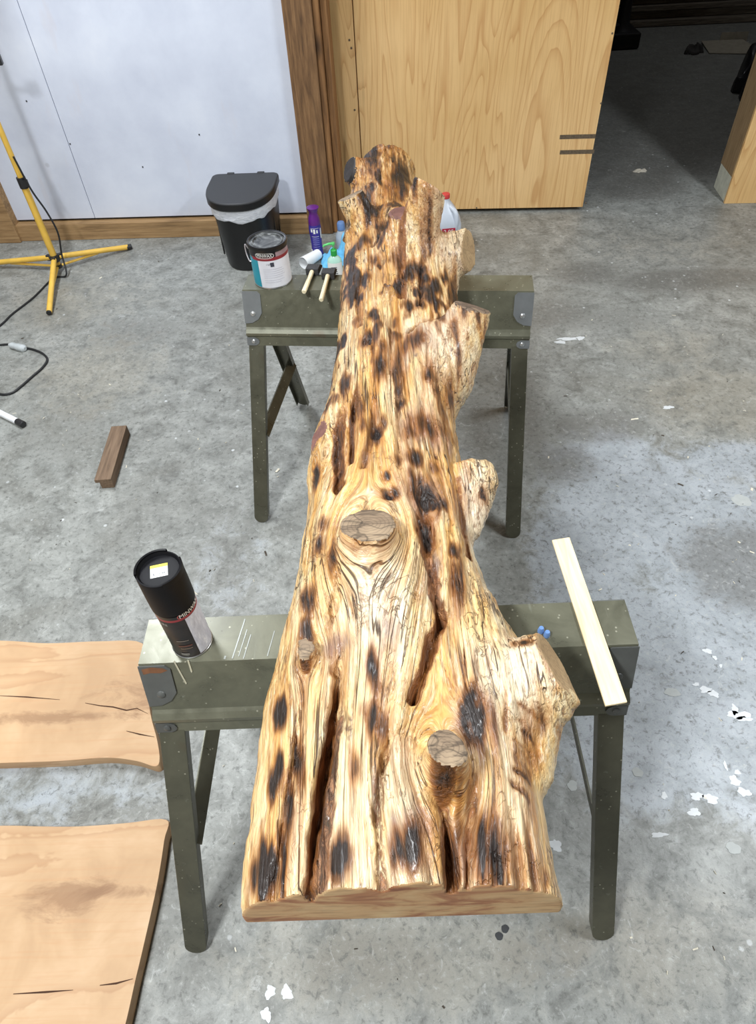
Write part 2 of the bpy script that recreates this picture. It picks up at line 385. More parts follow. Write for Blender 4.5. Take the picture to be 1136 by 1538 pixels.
# header added over the doorway to cut light into the store, remaining shell
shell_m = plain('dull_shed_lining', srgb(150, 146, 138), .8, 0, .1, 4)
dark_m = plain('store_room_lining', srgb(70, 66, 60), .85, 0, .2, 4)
def shell(name, c, d, m, label, rz=0):
    o = MB().box((0, 0, 0), d).build(name, m, None, loc=c); o.rotation_euler = (0, 0, rz); return tag(o, label, kind='structure')
shell('wall_left', (-2.62, 2.0, 1.6), (.05, 10.8, 3.2), shell_m, 'left wall of the workshop')
shell('wall_right', (4.42, 2.0, 1.6), (.05, 10.8, 3.2), shell_m, 'right wall of the workshop')
shell('wall_front', (.9, -3.32, 1.6), (7.1, .05, 3.2), shell_m, 'wall behind the viewer')
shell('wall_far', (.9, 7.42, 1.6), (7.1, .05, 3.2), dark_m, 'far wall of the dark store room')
shell('ceiling', (.9, 2.0, 3.23), (7.1, 10.8, .05), shell_m, 'workshop ceiling')
shell('added_header', (1.53, 3.11, 2.66), (.80, .10, 1.08), edge_m, 'unseen board added over the doorway to block light', prz)
# ------------------------------------------------------------------ the log
ZB = .6835
def lt(y): return np.interp(y, [-.45, 0, .45, .9, 1.25, 1.5, 1.8], [.150, .160, .158, .158, .160, .12, .08])
def lp(px, py, dz=0.0):
    """point on the log's upper surface"""
    z = .84
    for _ in range(4):
        p = at(px, py, z); z = ZB + float(lt(p[1])) + dz
    return at(px, py, z)
LEFT = [(355, 1359), (363, 1295), (378, 1175), (392, 1065), (417, 965), (438, 892), (455, 812), (461, 745), (460, 700), (472, 655), (490, 610), (502, 545), (509, 475), (512, 425), (517, 375), (521, 335), (530, 300), (545, 262)]
RIGHT = [(850, 1359), (832, 1275), (822, 1200), (815, 1130), (806, 1060), (794, 1000), (772, 948), (740, 898), (719, 840), (708, 790), (699, 730), (691, 680), (685, 630), (684, 590), (688, 550), (692, 505), (690, 465), (687, 425), (676, 385), (655, 345), (632, 312), (614, 290), (605, 262)]
def build_log():
    H = .0027
    y_end = at(600, 1379, ZB)[1]
    L = np.array([at(*p, .735) for p in LEFT]); Rr = np.array([at(*p, .735) for p in RIGHT])
    X0, X1, Y0, Y1, Z0, Z1 = -.26, .37, y_end-.02, 1.80, ZB-.014, 1.02
    xs = np.arange(X0, X1, H, dtype=np.float32); ys = np.arange(Y0, Y1, H, dtype=np.float32); zs = np.arange(Z0, Z1, H, dtype=np.float32)
    xl = np.interp(ys, L[:, 1], L[:, 0]); xr = np.interp(ys, Rr[:, 1], Rr[:, 0])
    ker = np.ones(19)/19; sm = lambda a: np.convolve(np.pad(a, 9, mode='edge'), ker, 'valid'); xl = sm(xl); xr = sm(xr)
    xl = xl + .005*(fbm(ys*14, ys*0+3, 5)-.5)*2; xr = xr + .006*(fbm(ys*14, ys*0+9, 6)-.5)*2
    xc = (xl+xr)/2; hw = (xr-xl)/2
    X, Y = np.meshgrid(xs, ys, indexing='ij')
    s = (X-xc[None])/hw[None]
    # --- knots: where the grain parts
    KN = []
    def knot(px, py, r, dz=0, ey=.6): p = lp(px, py, dz); KN.append((p[0], p[1], r, ey)); return p
    knot(553, 800, .062); knot(668, 1140, .045); knot(460, 975, .018); knot(600, 325, .03); knot(645, 745, .02); knot(476, 660, .03)
    knot(582, 436, .012); knot(690, 390, .012); knot(640, 510, .012)
    def grain_u(x, y):
        u = x.copy()
        for kx, ky, r, ey in KN:
            dx = x-kx; dy = (y-ky)*ey; u = u - dx*r*r/(dx*dx+dy*dy+.35*r*r)*np.exp(-(dx*dx+dy*dy)/(9*r*r))*1.1
        return u
    U = grain_u(X, Y)
    # --- relief of the upper surface
    T = np.broadcast_to(lt(ys)[None], X.shape).copy()
    lobes = .020*(fbm(U*16+3, Y*1.6, 11, 3)-.5)*2
    T += lobes*np.clip(1.15-np.abs(s), 0, 1)
    T += .010*(fbm(U*55, Y*3.2, 21, 3)-.5)*2
    rid = np.abs(fbm(U*120, Y*5.0, 31, 2)-.5)*2
    T -= .006*np.clip(1-rid*3.5, 0, 1)*np.clip(fbm(X*9, Y*3, 33, 2)*2.2-.5, .1, 1)
    rough = np.clip(1.25*fbm(X*7, Y*4, 41, 2)-.42, 0, .6)*np.clip((Y+.05)/.3, .35, 1)
    T -= rough*.012*np.clip(fbm(U*170, Y*16, 43, 2)*2-.9, 0, 1)
    BARK = np.zeros_like(X); CH = np.zeros_like(X); BL = np.zeros_like(X); PALE = np.zeros_like(X)
    def polydist(pts):
        P = [lp(*p)[:2] for p in pts]; best = np.full(X.shape, 9., np.float32); side = np.zeros_like(best); tt = np.zeros_like(best); n = len(P)-1
        for i in range(n):
            a, b = P[i], P[i+1]; d = b-a; l2 = d@d
            t = np.clip(((X-a[0])*d[0]+(Y-a[1])*d[1])/l2, 0, 1); ex = X-a[0]-t*d[0]; ey = Y-a[1]-t*d[1]; q = np.hypot(ex, ey)
            m = q < best; best[m] = q[m]; tt[m] = ((i+t)/n)[m]
        return best, tt
    jit = .5+fbm(X*60, Y*25, 51, 3)
    def groove(pts, w, d, bark=0., char=0., bw=1.6, taper=True, wob=.012):
        q, t = polydist(pts); q = q + wob*.3*(fbm(X*90, Y*30, 61, 2)-.5)*2*min(1, w/.008); q = np.abs(q)
        f = np.exp(-(q/(w*jit))**2.0); e = np.clip(1.15-t**3, .1, 1) if taper else 1
        nonlocal T, BARK, CH
        T -= d*f*e; fb = np.exp(-(q/(w*bw*jit))**4)*e
        if bark: BARK = np.maximum(BARK, bark*fb)
        if char: CH = np.maximum(CH, char*fb)
    groove([(458, 1350), (467, 1260), (478, 1180), (491, 1100), (505, 1035), (511, 965)], .0060, .045, .9, .5, 1.2)
    groove([(472, 1346), (482, 1260), (492, 1180), (503, 1090), (510, 1040)], .0085, .010, 1.0, 0, 1.3)
    groove([(575, 1332), (567, 1240), (569, 1170), (590, 1112), (622, 1083)], .007, .020, .55, 0, 1.2)
    groove([(681, 1344), (674, 1260), (666, 1190)], .0065, .032, .9, .3, 1.5)
    groove([(619, 1052), (637, 1004), (652, 955), (666, 925)], .0065, .024, 1.0, .45, 1.5, False)
    groove([(666, 925), (652, 880), (640, 830), (636, 780)], .007, .014, .9, .2, 1.4)
    groove([(400, 1335), (418, 1240), (436, 1130), (450, 1040), (457, 985)], .006, .016, .4, .2, 1.3)
    groove([(418, 1335), (428, 1230), (446, 1120)], .003, .008, 0, .5)
    groove([(703, 1340), (705, 1250), (708, 1150), (700, 1090)], .006, .018, .5, .3, 1.3)
    groove([(744, 1345), (746, 1240)], .0025, .012, 0, .7); groove([(762, 1085), (761, 975)], .0022, .010, 0, .6); groove([(700, 1040), (697, 960)], .002, .008, 0, .6)
    groove([(790, 1340), (782, 1260), (765, 1180)], .005, .012, .4, .45); groove([(815, 1330), (803, 1260), (795, 1190)], .004, .010, .4, .5)
    groove([(690, 688), (698, 740), (708, 805)], .006, .030, .6, .35, 1.2, False)
    groove([(508, 720), (506, 660), (516, 590)], .010, .016, .9, .55, 1.2); groove([(527, 690), (530, 610), (540, 560)], .006, .012, .6, .6, 1.2)
    groove([(545, 700), (560, 640), (562, 590)], .006, .010, .4, .5); groove([(600, 700), (598, 600), (604, 520)], .005, .008, .3, .3)
    groove([(692, 444), (655, 468), (612, 494)], .005, .014, .3, .5, 1.2, False); groove([(604, 440), (603, 390), (607, 340)], .009, .014, .7, .4, 1.4, False)
    groove([(632, 450), (633, 395), (642, 345)], .006, .014, .5, .5, 1.4); groove([(540, 480), (536, 430), (548, 370)], .005, .010, .2, .4)
    groove([(498, 905), (513, 850), (521, 800)], .006, .014, .2, .15); groove([(566, 868), (588, 830), (596, 780)], .006, .012, .2, .3); groove([(500, 1000), (494, 930), (508, 880)], .006, .012, .3, .3)
    groove([(640, 560), (646, 480), (655, 440)], .003, .006, 0, .4); groove([(585, 560), (590, 470), (585, 400)], .004, .008, 0, .3)
    groove([(560, 360), (585, 345), (620, 335)], .006, .014, .2, .4)
    for k in range(9):
        yk = 1050+k*15+random.uniform(-6, 6); ln_ = random.uniform(.5, 1.1); groove([(790-k*2+random.uniform(-10, 8), yk), (806-k, yk+12*ln_), (820-k*2, yk+30*ln_)], .0024, .006, .1, random.uniform(.4, .75), 1.3, True, .008)
    def pit(px, py, r, ry, d, bark=1., char=.6):
        nonlocal T, BARK, CH
        c = lp(px, py); q = ((X-c[0])/r)**2+((Y-c[1])/ry)**2; f = np.exp(-q**2); T -= d*f
        BARK = np.maximum(BARK, bark*f); CH = np.maximum(CH, char*f)
    pit(664, 1176, .016, .028, .045); pit(640, 786, .018, .05, .02, .9, .5); pit(640, 735, .02, .03, .012, .3, .7); pit(566, 643, .012, .02, .012)
    pit(458, 988, .008, .012, .02); pit(552, 510, .01, .016, .01); pit(585, 745, .01, .012, .008)
    def hump(px, py, r, ry, d):
        nonlocal T
        c = lp(px, py); T += d*np.exp(-((X-c[0])/r)**2-((Y-c[1])/ry)**2)
    hump(553, 850, .05, .10, .022); hump(615, 1180, .04, .07, .018); hump(770, 1010, .05, .08, .014); hump(650, 520, .05, .12, .018); hump(520, 1120, .025, .2, .008); hump(620, 1290, .03, .05, .008)
    T += .010*(fbm(X*150, Y*45, 81, 3)-.5)*2*np.clip(BARK*1.2, 0, 1)
    T = np.clip(T, .03, .24)
    # --- torch scorch marks, dark holes, a dark stub underside and blue stain: measured spots, x, y, half sizes
    dark_spots = [(384, 1300, 14, 38, 1.5), (405, 1147, 9, 30, 1.15), (414, 1046, 9, 22, 1.25), (455, 930, 12, 24, .9), (455, 884, 12, 24, .8), (474, 799, 10, 14, .7), (480, 770, 9, 12, .6), (428, 1209, 8, 50, 1.0), (419, 1284, 9, 48, 1.05), (443, 1124, 7, 34, .9), (550, 834, 22, 18, .42),
             (510, 1280, 12, 32, 1.1), (531, 1157, 8, 25, 1.0), (562, 1082, 12, 22, 1.0), (563, 1014, 9, 26, .9), (620, 1280, 20, 32, .95), (600, 1290, 10, 20, .8), (702, 1060, 10, 26, 1.25), (718, 1080, 20, 28, .95), (747, 1271, 18, 46, 1.1), (722, 1262, 8, 44, 1.15), (800, 1075, 18, 36, .5), (788, 1130, 14, 40, .5), (803, 1195, 9, 34, .4), (822, 1062, 9, 18, .6), (829, 1300, 6, 22, .6), (690, 1250, 7, 60, .65), (715, 1190, 7, 40, .5), (770, 1280, 5, 50, .5), (790, 958, 7, 7, 1.1), (776, 957, 6, 6, .8),
             (642, 625, 22, 16, .75), (626, 681, 11, 13, .85), (639, 728, 24, 22, 1.0), (658, 740, 16, 10, .9), (639, 786, 14, 26, .9), (578, 716, 6, 7, .9), (586, 746, 12, 10, .9), (566, 643, 11, 14, 1.1), (468, 680, 6, 14, 1.1), (499, 833, 8, 20, .7), (727, 705, 8, 9, 1.0), (686, 818, 7, 14, .8), (692, 870, 9, 40, .7), (602, 599, 7, 8, .7), (705, 770, 5, 25, .6),
             (528, 250, 10, 8, 1.2), (549, 259, 7, 15, 1.0), (564, 262, 7, 18, 1.1), (602, 280, 15, 14, 1.0), (555, 316, 11, 11, 1.3), (576, 340, 10, 10, .9), (630, 316, 8, 9, .9), (627, 397, 11, 10, .9), (612, 405, 9, 10, .95), (600, 421, 9, 9, .95), (637, 412, 7, 9, .9), (654, 420, 11, 9, 1.05), (670, 392, 7, 8, 1.0), (582, 436, 9, 6, .8), (549, 405, 8, 6, .8), (525, 402, 5, 9, .9), (615, 453, 8, 7, .9), (645, 553, 11, 11, .9), (600, 545, 8, 26, .8), (573, 549, 8, 20, .8), (617, 510, 18, 12, .85), (687, 412, 8, 26, 1.0), (713, 376, 9, 8, 1.2), (697, 486, 8, 9, .8), (552, 510, 8, 10, .9), (516, 560, 6, 22, .8), (540, 610, 7, 18, .7), (660, 350, 12, 9, .7), (590, 252, 16, 5, .8), (640, 300, 6, 12, .7), (560, 380, 8, 8, .6), (545, 350, 10, 8, .7), (535, 470, 7, 9, .6), (560, 470, 6, 10, .6), (595, 480, 7, 9, .6), (575, 520, 6, 9, .6), (630, 450, 8, 8, .8), (645, 440, 12, 7, .9), (668, 440, 10, 5, .8), (595, 385, 9, 12, .6), (640, 370, 8, 12, .6), (525, 425, 6, 10, .6), (690, 520, 5, 16, .8), (676, 560, 6, 20, .7), (545, 640, 6, 12, .7), (620, 640, 10, 12, .6), (655, 690, 8, 10, .5), (600, 690, 6, 10, .6)]
    W1 = fbm(U*70, Y*16, 91, 3); W2 = fbm(U*110, Y*7, 95, 3)
    def spots(lst, arr):
        for px, py, rx, ry, a in lst:
            c = lp(px, py); e1 = (lp(px+4, py)-c)/4; e2 = (lp(px, py-4)-c)/4
            wx = rx*np.linalg.norm(e1[:2]); wy = ry*np.linalg.norm(e2[:2]); dx = X-c[0]+wx*1.0*(W1-.5)*2; dy = Y-c[1]+wy*.9*(W2-.5)*2
            sk = e2[0]/max(e2[1], 1e-6); dx = dx-dy*sk
            q = ((dx/wx)**2+(dy/wy)**2)*.62; np.maximum(arr, a*np.exp(-q), out=arr)
        return arr
    CH = spots(dark_spots, CH)
    rnd = fbm(U*42, Y*11, 71, 3); CH = np.maximum(CH, np.clip((rnd-.56)*5, 0, .8)*np.clip((Y-.15)/.4, 0.25, 1))
    BL = spots([(715, 1080, 32, 44, 1.), (735, 1270, 34, 54, 1.), (622, 1275, 34, 46, .95), (562, 1080, 18, 30, .7), (563, 1010, 14, 34, .7), (561, 1190, 6, 36, .8), (642, 628, 34, 26, .9), (640, 735, 36, 32, .8), (648, 860, 16, 44, .9), (692, 880, 14, 46, .6), (617, 510, 30, 24, .8), (645, 552, 20, 20, .6), (500, 962, 14, 16, .8), (585, 955, 14, 30, .6), (780, 1060, 40, 20, .45), (760, 1110, 30, 60, .35), (575, 880, 12, 40, .4), (555, 690, 14, 30, .4), (640, 300, 14, 16, .7), (510, 1280, 18, 34, .5), (700, 720, 8, 40, .6), (665, 480, 24, 16, .4), (625, 680, 16, 20, .6)], BL)
    PALE = spots([(560, 930, 40, 70, 1.), (770, 1000, 50, 45, 1.), (600, 1180, 26, 60, .6), (720, 720, 18, 50, 1.), (665, 500, 36, 30, .8), (770, 1200, 34, 80, .4), (680, 360, 30, 16, .7), (525, 1220, 26, 80, .5), (440, 1250, 12, 90, .5), (700, 1330, 150, 14, .4), (640, 585, 24, 40, .4), (495, 1310, 130, 12, .4), (600, 760, 30, 30, .3), (660, 300, 10, 16, .8)], PALE)  # pale sapwood, with highlights of the overhead lights painted in
    CH = CH*(1-.65*np.clip(PALE, 0, 1)*(CH < .85))
    AMB = np.clip((Y-.2)/1.4, 0, 1)*.3 + .8*spots([(790, 960, 26, 20, .9), (690, 1010, 60, 40, .45), (690, 1280, 14, 60, .9), (590, 300, 34, 34, .8), (560, 600, 60, 60, .4), (560, 810, 26, 26, .4)], np.zeros_like(X))
    # --- signed distance volume
    V = np.empty((len(xs), len(ys), len(zs)), np.float32)
    p_ = 2.5; sa = np.abs(s)**p_
    mn = np.minimum(np.broadcast_to(hw[None], T.shape), T)
    for k, z in enumerate(zs):
        zz = max(z-ZB, -.02); fz = (np.abs(zz)/T)**p_
        F = ((sa+fz)**(1/p_)-1)*mn*.95
        V[:, :, k] = F
    def wp3(px, py, z): return at(px, py, z)
    cuts = []
    def stub(a, b, ra, rb, n=None, k=.025, kind=None, rough=.006):
        a = np.array(a, np.float32); b = np.array(b, np.float32); rm = max(ra, rb)+k+.02
        lo = np.minimum(a, b)-rm; hi = np.maximum(a, b)+rm
        i0, i1 = np.searchsorted(xs, [lo[0], hi[0]]); j0, j1 = np.searchsorted(ys, [lo[1], hi[1]]); k0, k1 = np.searchsorted(zs, [lo[2], hi[2]])
        gx = xs[i0:i1, None, None]; gy = ys[None, j0:j1, None]; gz = zs[None, None, k0:k1]
        d = b-a; l2 = float(d@d); t = ((gx-a[0])*d[0]+(gy-a[1])*d[1]+(gz-a[2])*d[2])/l2; tc = np.clip(t, 0, 1)
        q = np.sqrt((gx-a[0]-tc*d[0])**2+(gy-a[1]-tc*d[1])**2+(gz-a[2]-tc*d[2])**2)
        ang = np.arctan2(gy-a[1]-tc*d[1], gx-a[0]-tc*d[0])
        r = ra+(rb-ra)*tc; D = q-r - rough*np.sin(ang*3+a[0]*50)*.6 - rough*np.sin(ang*7+a[1]*70)*.4
        if n is not None:
            n = np.array(n, np.float32); n /= np.linalg.norm(n)
            D = np.maximum(D, (gx-b[0])*n[0]+(gy-b[1])*n[1]+(gz-b[2])*n[2]); cuts.append((b, n, max(rb, .5*ra)*1.7, kind))
        W = V[i0:i1, j0:j1, k0:k1]; h = np.maximum(k-np.abs(W-D), 0)/k
        # keep the cut itself crisp: no blending near its plane
        if n is not None: h = h*np.clip(1-(t-.55)/.3, 0, 1)
        V[i0:i1, j0:j1, k0:k1] = np.minimum(W, D)-h*h*k*.25
    b = wp3(553, 787, .885); stub(b+[0, -.035, -.10], b, .062, .041, (.0, .26, 1), .05, 'grey', .002)
    b = wp3(671, 1122, .890); stub(b+[-.004, -.018, -.09], b, .036, .0225, (.2, .12, 1), .03, 'grey', .001)
    b = wp3(836, 1000, .795); stub(b+[-.13, -.02, -.05], b, .070, .050, (.82, .15, .50), .05, 'tan', .003)
    stub(wp3(790, 1130, .735), wp3(806, 1060, .765), .030, .034, None, .05)
    stub(wp3(688, 762, .735), wp3(713, 722, .765), .045, .042, None, .014, None, .003)
    stub(wp3(700, 790, .735), wp3(708, 745, .75), .030, .040, None, .02, None, .003)
    b = wp3(711, 461, .850); stub(b+[-.075, -.10, -.10], b, .075, .041, (.32, .34, .88), .05, 'dark', .003)
    b = wp3(706, 374, .795); stub(b+[-.13, -.03, -.03], b, .070, .050, (.90, -.30, .28), .05, 'tan', .004)
    b = wp3(646, 282, .955); stub(b+[-.045, -.03, -.17], b, .058, .042, (.55, .45, .70), .03, 'tan', .003)
    b = wp3(603, 317, .890); stub(b+[0, -.05, -.09], b, .056, .030, (0, .05, 1), .05, 'purple', .002)
    b = wp3(526, 294, .875); stub(b+[.05, -.05, -.09], b, .046, .037, (-.35, .25, .90), .03, 'grey', .004)
    b = wp3(520, 345, .79); stub(b+[.07, -.03, -.03], b, .045, .032, (-.85, .1, .4), .03, 'dark', .004)
    b = wp3(524, 254, .835); stub(b+[.10, -.01, -.03], b, .045, .035, (-.85, -.25, .45), .03, 'black', .003)
    stub(wp3(572, 315, .755), wp3(580, 266, .765), .092, .090, None, .05)
    b = wp3(476, 662, .775); stub(b+[.05, -.01, -.02], b, .034, .024, (-.80, -.2, .55), .03, 'purple', .002)
    b = wp3(459, 970, .846); stub(b+[.004, -.01, -.05], b, .020, .011, (-.1, -.4, .9), .010, 'grey', .003)
    b = wp3(582, 436, .848); stub(b+[0, -.01, -.04], b, .02, .011, None, .02)
    # flat sawn underside and the near end cut
    V = np.maximum(V, (ZB-zs)[None, None, :]); V = np.maximum(V, (y_end+.012*np.sin(xs*9)*0-ys[None, :]*1.0)[:, :, None] if False else (y_end-ys)[None, :, None])
    V[0], V[-1], V[:, 0], V[:, -1], V[:, :, 0], V[:, :, -1] = [.01]*6
    # --- surface nets
    S = V < 0; nx, ny, nz = V.shape
    cnt = np.zeros((nx-1, ny-1, nz-1), np.uint8)
    for a in (0, 1):
        for b_ in (0, 1):
            for c in (0, 1): cnt += S[a:nx-1+a, b_:ny-1+b_, c:nz-1+c]
    act = np.argwhere((cnt > 0) & (cnt < 8)).astype(np.int32)
    idx = np.full(cnt.shape, -1, np.int32); idx[act[:, 0], act[:, 1], act[:, 2]] = np.arange(len(act)); del cnt
    pos = np.zeros((len(act), 3)); num = np.zeros(len(act))
    cor = [(a, b_, c) for a in (0, 1) for b_ in (0, 1) for c in (0, 1)]
    cv = {c: V[act[:, 0]+c[0], act[:, 1]+c[1], act[:, 2]+c[2]] for c in cor}
    for c in cor:
        for ax in range(3):
            if c[ax] == 0:
                e = list(c); e[ax] = 1; e = tuple(e); va, vb = cv[c], cv[e]; m = (va < 0) != (vb < 0)
                t = np.where(m, va/np.where(m, va-vb, 1), 0)
                pt = np.array(c, float)[None].repeat(len(act), 0); pt[:, ax] = t; pos += pt*m[:, None]; num += m
    pos = act+pos/num[:, None]
    P = pos*H+np.array([xs[0], ys[0], zs[0]])
    quads = []
    for ax in range(3):
        o1, o2 = [(1, 2), (2, 0), (0, 1)][ax]
        sl0 = [slice(1, n-1) for n in V.shape]; sl1 = list(sl0); sl0[ax] = slice(0, V.shape[ax]-1); sl1[ax] = slice(1, V.shape[ax])
        A = S[tuple(sl0)]; B = S[tuple(sl1)]; w = np.argwhere(A != B); fl = A[w[:, 0], w[:, 1], w[:, 2]]
        off = np.array([1, 1, 1]); off[ax] = 0; w = w+off
        d1 = np.zeros(3, int); d1[o1] = 1; d2 = np.zeros(3, int); d2[o2] = 1
        g = lambda q: idx[q[:, 0], q[:, 1], q[:, 2]]
        q4 = np.stack([g(w-d1-d2), g(w-d2), g(w), g(w-d1)], 1); q4[~fl] = q4[~fl][:, ::-1]; quads.append(q4)
    Q = np.concatenate(quads); Q = Q[(Q >= 0).all(1)]
    # --- one round of smoothing, then sharp relief
    def lap(P):
        acc = np.zeros_like(P); n = np.zeros(len(P))
        for i in range(4):
            j = (i+1) % 4; np.add.at(acc, Q[:, i], P[Q[:, j]]); np.add.at(n, Q[:, i], 1)
        return acc/n[:, None]
    P = P*.5+lap(P)*.5
    P[:, 2] = np.maximum(P[:, 2], ZB)
    vi = np.clip(((P[:, 0]-xs[0])/H), 0, nx-1.001); vj = np.clip((P[:, 1]-ys[0])/H, 0, ny-1.001)
    def samp(A):
        i = vi.astype(int); j = vj.astype(int); fx = vi-i; fy = vj-j
        return (A[i, j]*(1-fx)+A[i+1, j]*fx)*(1-fy)+(A[i, j+1]*(1-fx)+A[i+1, j+1]*fx)*fy
    G = np.stack([samp(U), P[:, 1], P[:, 2]], 1)
    M1 = np.stack([samp(CH), samp(BL), samp(BARK), samp(PALE)], 1); M2 = samp(AMB)
    # fine fibrous relief along the surface normal, not on sawn faces
    fn = np.cross(P[Q[:, 2]]-P[Q[:, 0]], P[Q[:, 3]]-P[Q[:, 1]]); vn = np.zeros_like(P)
    for i in range(4): np.add.at(vn, Q[:, i], fn)
    vn /= np.linalg.norm(vn, axis=1)[:, None]+1e-12
    keep = (P[:, 2] > ZB+.004) & (P[:, 1] > y_end+.006)
    for b, n, r, kind in cuts: keep &= ~((np.abs((P-b)@n) < .006) & (vn@n > .6) & (np.linalg.norm(P-b, axis=1) < r))
    gu = G[:, 0]+.35*G[:, 2]
    rel = (fbm(gu*190, P[:, 1]*9, 101, 3)-.5)*.0042 + (fbm(P[:, 0]*60+P[:, 2]*60, P[:, 1]*45, 105, 3)-.5)*.003
    P = P+vn*(rel*keep)[:, None]
    fn = np.cross(P[Q[:, 2]]-P[Q[:, 0]], P[Q[:, 3]]-P[Q[:, 1]]); fn /= np.linalg.norm(fn, axis=1)[:, None]+1e-12; fc = P[Q].mean(1)
    lab = np.zeros(len(Q), int)
    lab[(fn[:, 1] < -.8) & (fc[:, 1] < y_end+.004)] = 1
    for k, (b, n, r, kind) in enumerate(cuts):
        d = fc-b[None]; lab[(np.abs(d@n) < .0055) & (fn@n > .62) & (np.linalg.norm(d, axis=1) < r)] = 2+k
    return P, Q, lab, G, M1, M2, cuts, fn

def log_material():
    t = NT('scorched_varnished_wood'); g = t.attr('grain').outputs['Vector']
    ms = t.attr('mask'); sp = t.n('ShaderNodeSeparateColor'); t.put(sp.inputs[0], ms.outputs['Color'])
    char, blue, bark = sp.outputs[0], sp.outputs[1], sp.outputs[2]; pale = ms.outputs['Alpha']; amb = t.attr('amber').outputs['Fac']
    v1 = t.mapv(g, (1, .05, .6)); v2 = t.mapv(g, (1, .14, .8)); v3 = t.mapv(g, (1, .4, .9))
    broad = t.noise(v1, 30, 3, .6, .4); fib = t.noise(v1, 120, 4, .7, .5); fine = t.noise(v1, 360, 3, .7); blot = t.noise(v2, 22, 5, .65, .8)
    c = t.ramp(broad, [(.32, srgb(196, 138, 68)), (.43, srgb(226, 178, 106)), (.52, srgb(240, 206, 144)), (.66, srgb(248, 228, 184))])
    c = t.mix(t.ramp(t.math('ADD', blot, t.math('MULTIPLY', amb, .12)), [(.46, 0.), (.72, .75)]), c, srgb(186, 122, 56))
    c = t.mix(t.ramp(t.math('ADD', blot, t.math('MULTIPLY', amb, .10)), [(.58, 0.), (.76, .8)]), c, srgb(126, 74, 32))
    c = t.mix(t.math('MULTIPLY', pale, .8), c, srgb(250, 238, 212))
    streak = t.ramp(fib, [(.33, 1.), (.49, 0.)])
    c = t.mix(t.math('MULTIPLY', streak, .72), c, srgb(118, 68, 26))
    lightst = t.ramp(t.noise(v1, 150, 3, .6), [(.56, 0.), (.68, .7)])
    c = t.mix(lightst, c, srgb(250, 234, 198))
    c = t.mix(t.math('MULTIPLY', t.ramp(fine, [(.36, 1.), (.5, 0.)]), .55), c, srgb(140, 90, 44))
    # scattered toasted flecks following the grain
    fl = t.noise(t.mapv(g, (1, .22, .9)), 60, 4, .7, .6)
    c = t.mix(t.ramp(t.math('ADD', fl, t.math('MULTIPLY', amb, .10)), [(.60, 0.), (.70, .85)]), c, srgb(84, 50, 24))
    # blue stain
    bf = t.math('MULTIPLY', blue, t.math('MULTIPLY_ADD', fib, 2.4, -.2))
    c = t.mix(t.math('MULTIPLY', t.ramp(bf, [(.2, 0.), (.8, 1.)]), .72), c, srgb(112, 100, 108))
    # bark left in the fissures
    bn = t.noise(v3, 110, 5, .75, 1.2)
    bkc = t.ramp(bn, [(.36, srgb(34, 20, 14)), (.5, srgb(98, 60, 40)), (.64, srgb(168, 120, 84))])
    kf = t.math('ADD', bark, t.math('MULTIPLY', t.math('SUBTRACT', bn, .5), 1.4))
    c = t.mix(t.ramp(kf, [(.35, 0.), (.6, .95)]), c, bkc)
    # thin dark beetle galleries: contour lines of a slow noise, kept to some areas
    wn = t.noise(t.mapv(g, (1, .6, 1)), 62, 2, .5, .8)
    ln = t.ramp(t.math('ABSOLUTE', t.math('SUBTRACT', wn, .5)), [(.010, 1.), (.030, 0.)])
    zone = t.ramp(t.noise(t.mapv(g, (1, .6, 0)), 11, 3, .6), [(.54, 0.), (.62, 1.)])
    gal = t.math('MULTIPLY', ln, zone)
    c = t.mix(t.math('MULTIPLY', gal, .6), c, srgb(78, 46, 24))
    # long drying checks
    ck = t.noise(t.mapv(g, (1, .018, .3)), 75, 2, .5, .2)
    ckl = t.math('MULTIPLY', t.ramp(t.math('ABSOLUTE', t.math('SUBTRACT', ck, .5)), [(.006, 1.), (.016, 0.)]), t.ramp(t.noise(v3, 7, 2), [(.42, 0.), (.55, 1.)]))
    c = t.mix(t.math('MULTIPLY', ckl, .9), c, srgb(56, 30, 16))
    # torch scorch and the other darkened spots
    cf = t.math('MULTIPLY', char, t.math('ADD', t.math('MULTIPLY_ADD', fib, 2.2, -.10), t.math('MULTIPLY', t.math('SUBTRACT', blot, .5), .8)))
    c = t.mix(t.ramp(char, [(.06, 0.), (.45, .6)]), c, srgb(188, 118, 46))
    c = t.mix(t.ramp(cf, [(.20, 0.), (.45, .75), (.7, .9)]), c, srgb(104, 60, 24))
    c = t.mix(t.ramp(cf, [(.40, 0.), (.80, .95)]), c, srgb(28, 22, 20))
    h = t.math('ADD', t.math('MULTIPLY', fib, .8), t.math('MULTIPLY', t.math('MULTIPLY', bn, bark), .9)); h = t.math('ADD', h, t.math('MULTIPLY', fine, .25)); h = t.math('SUBTRACT', h, t.math('MULTIPLY', gal, .4)); h = t.math('SUBTRACT', h, t.math('MULTIPLY', ckl, .6))
    nr = t.bump(h, .8, .008)
    ro = t.ramp(t.math('ADD', bark, char), [(0, .34), (.8, .45)])
    return t.done(c, ro, 0, nr, .2)
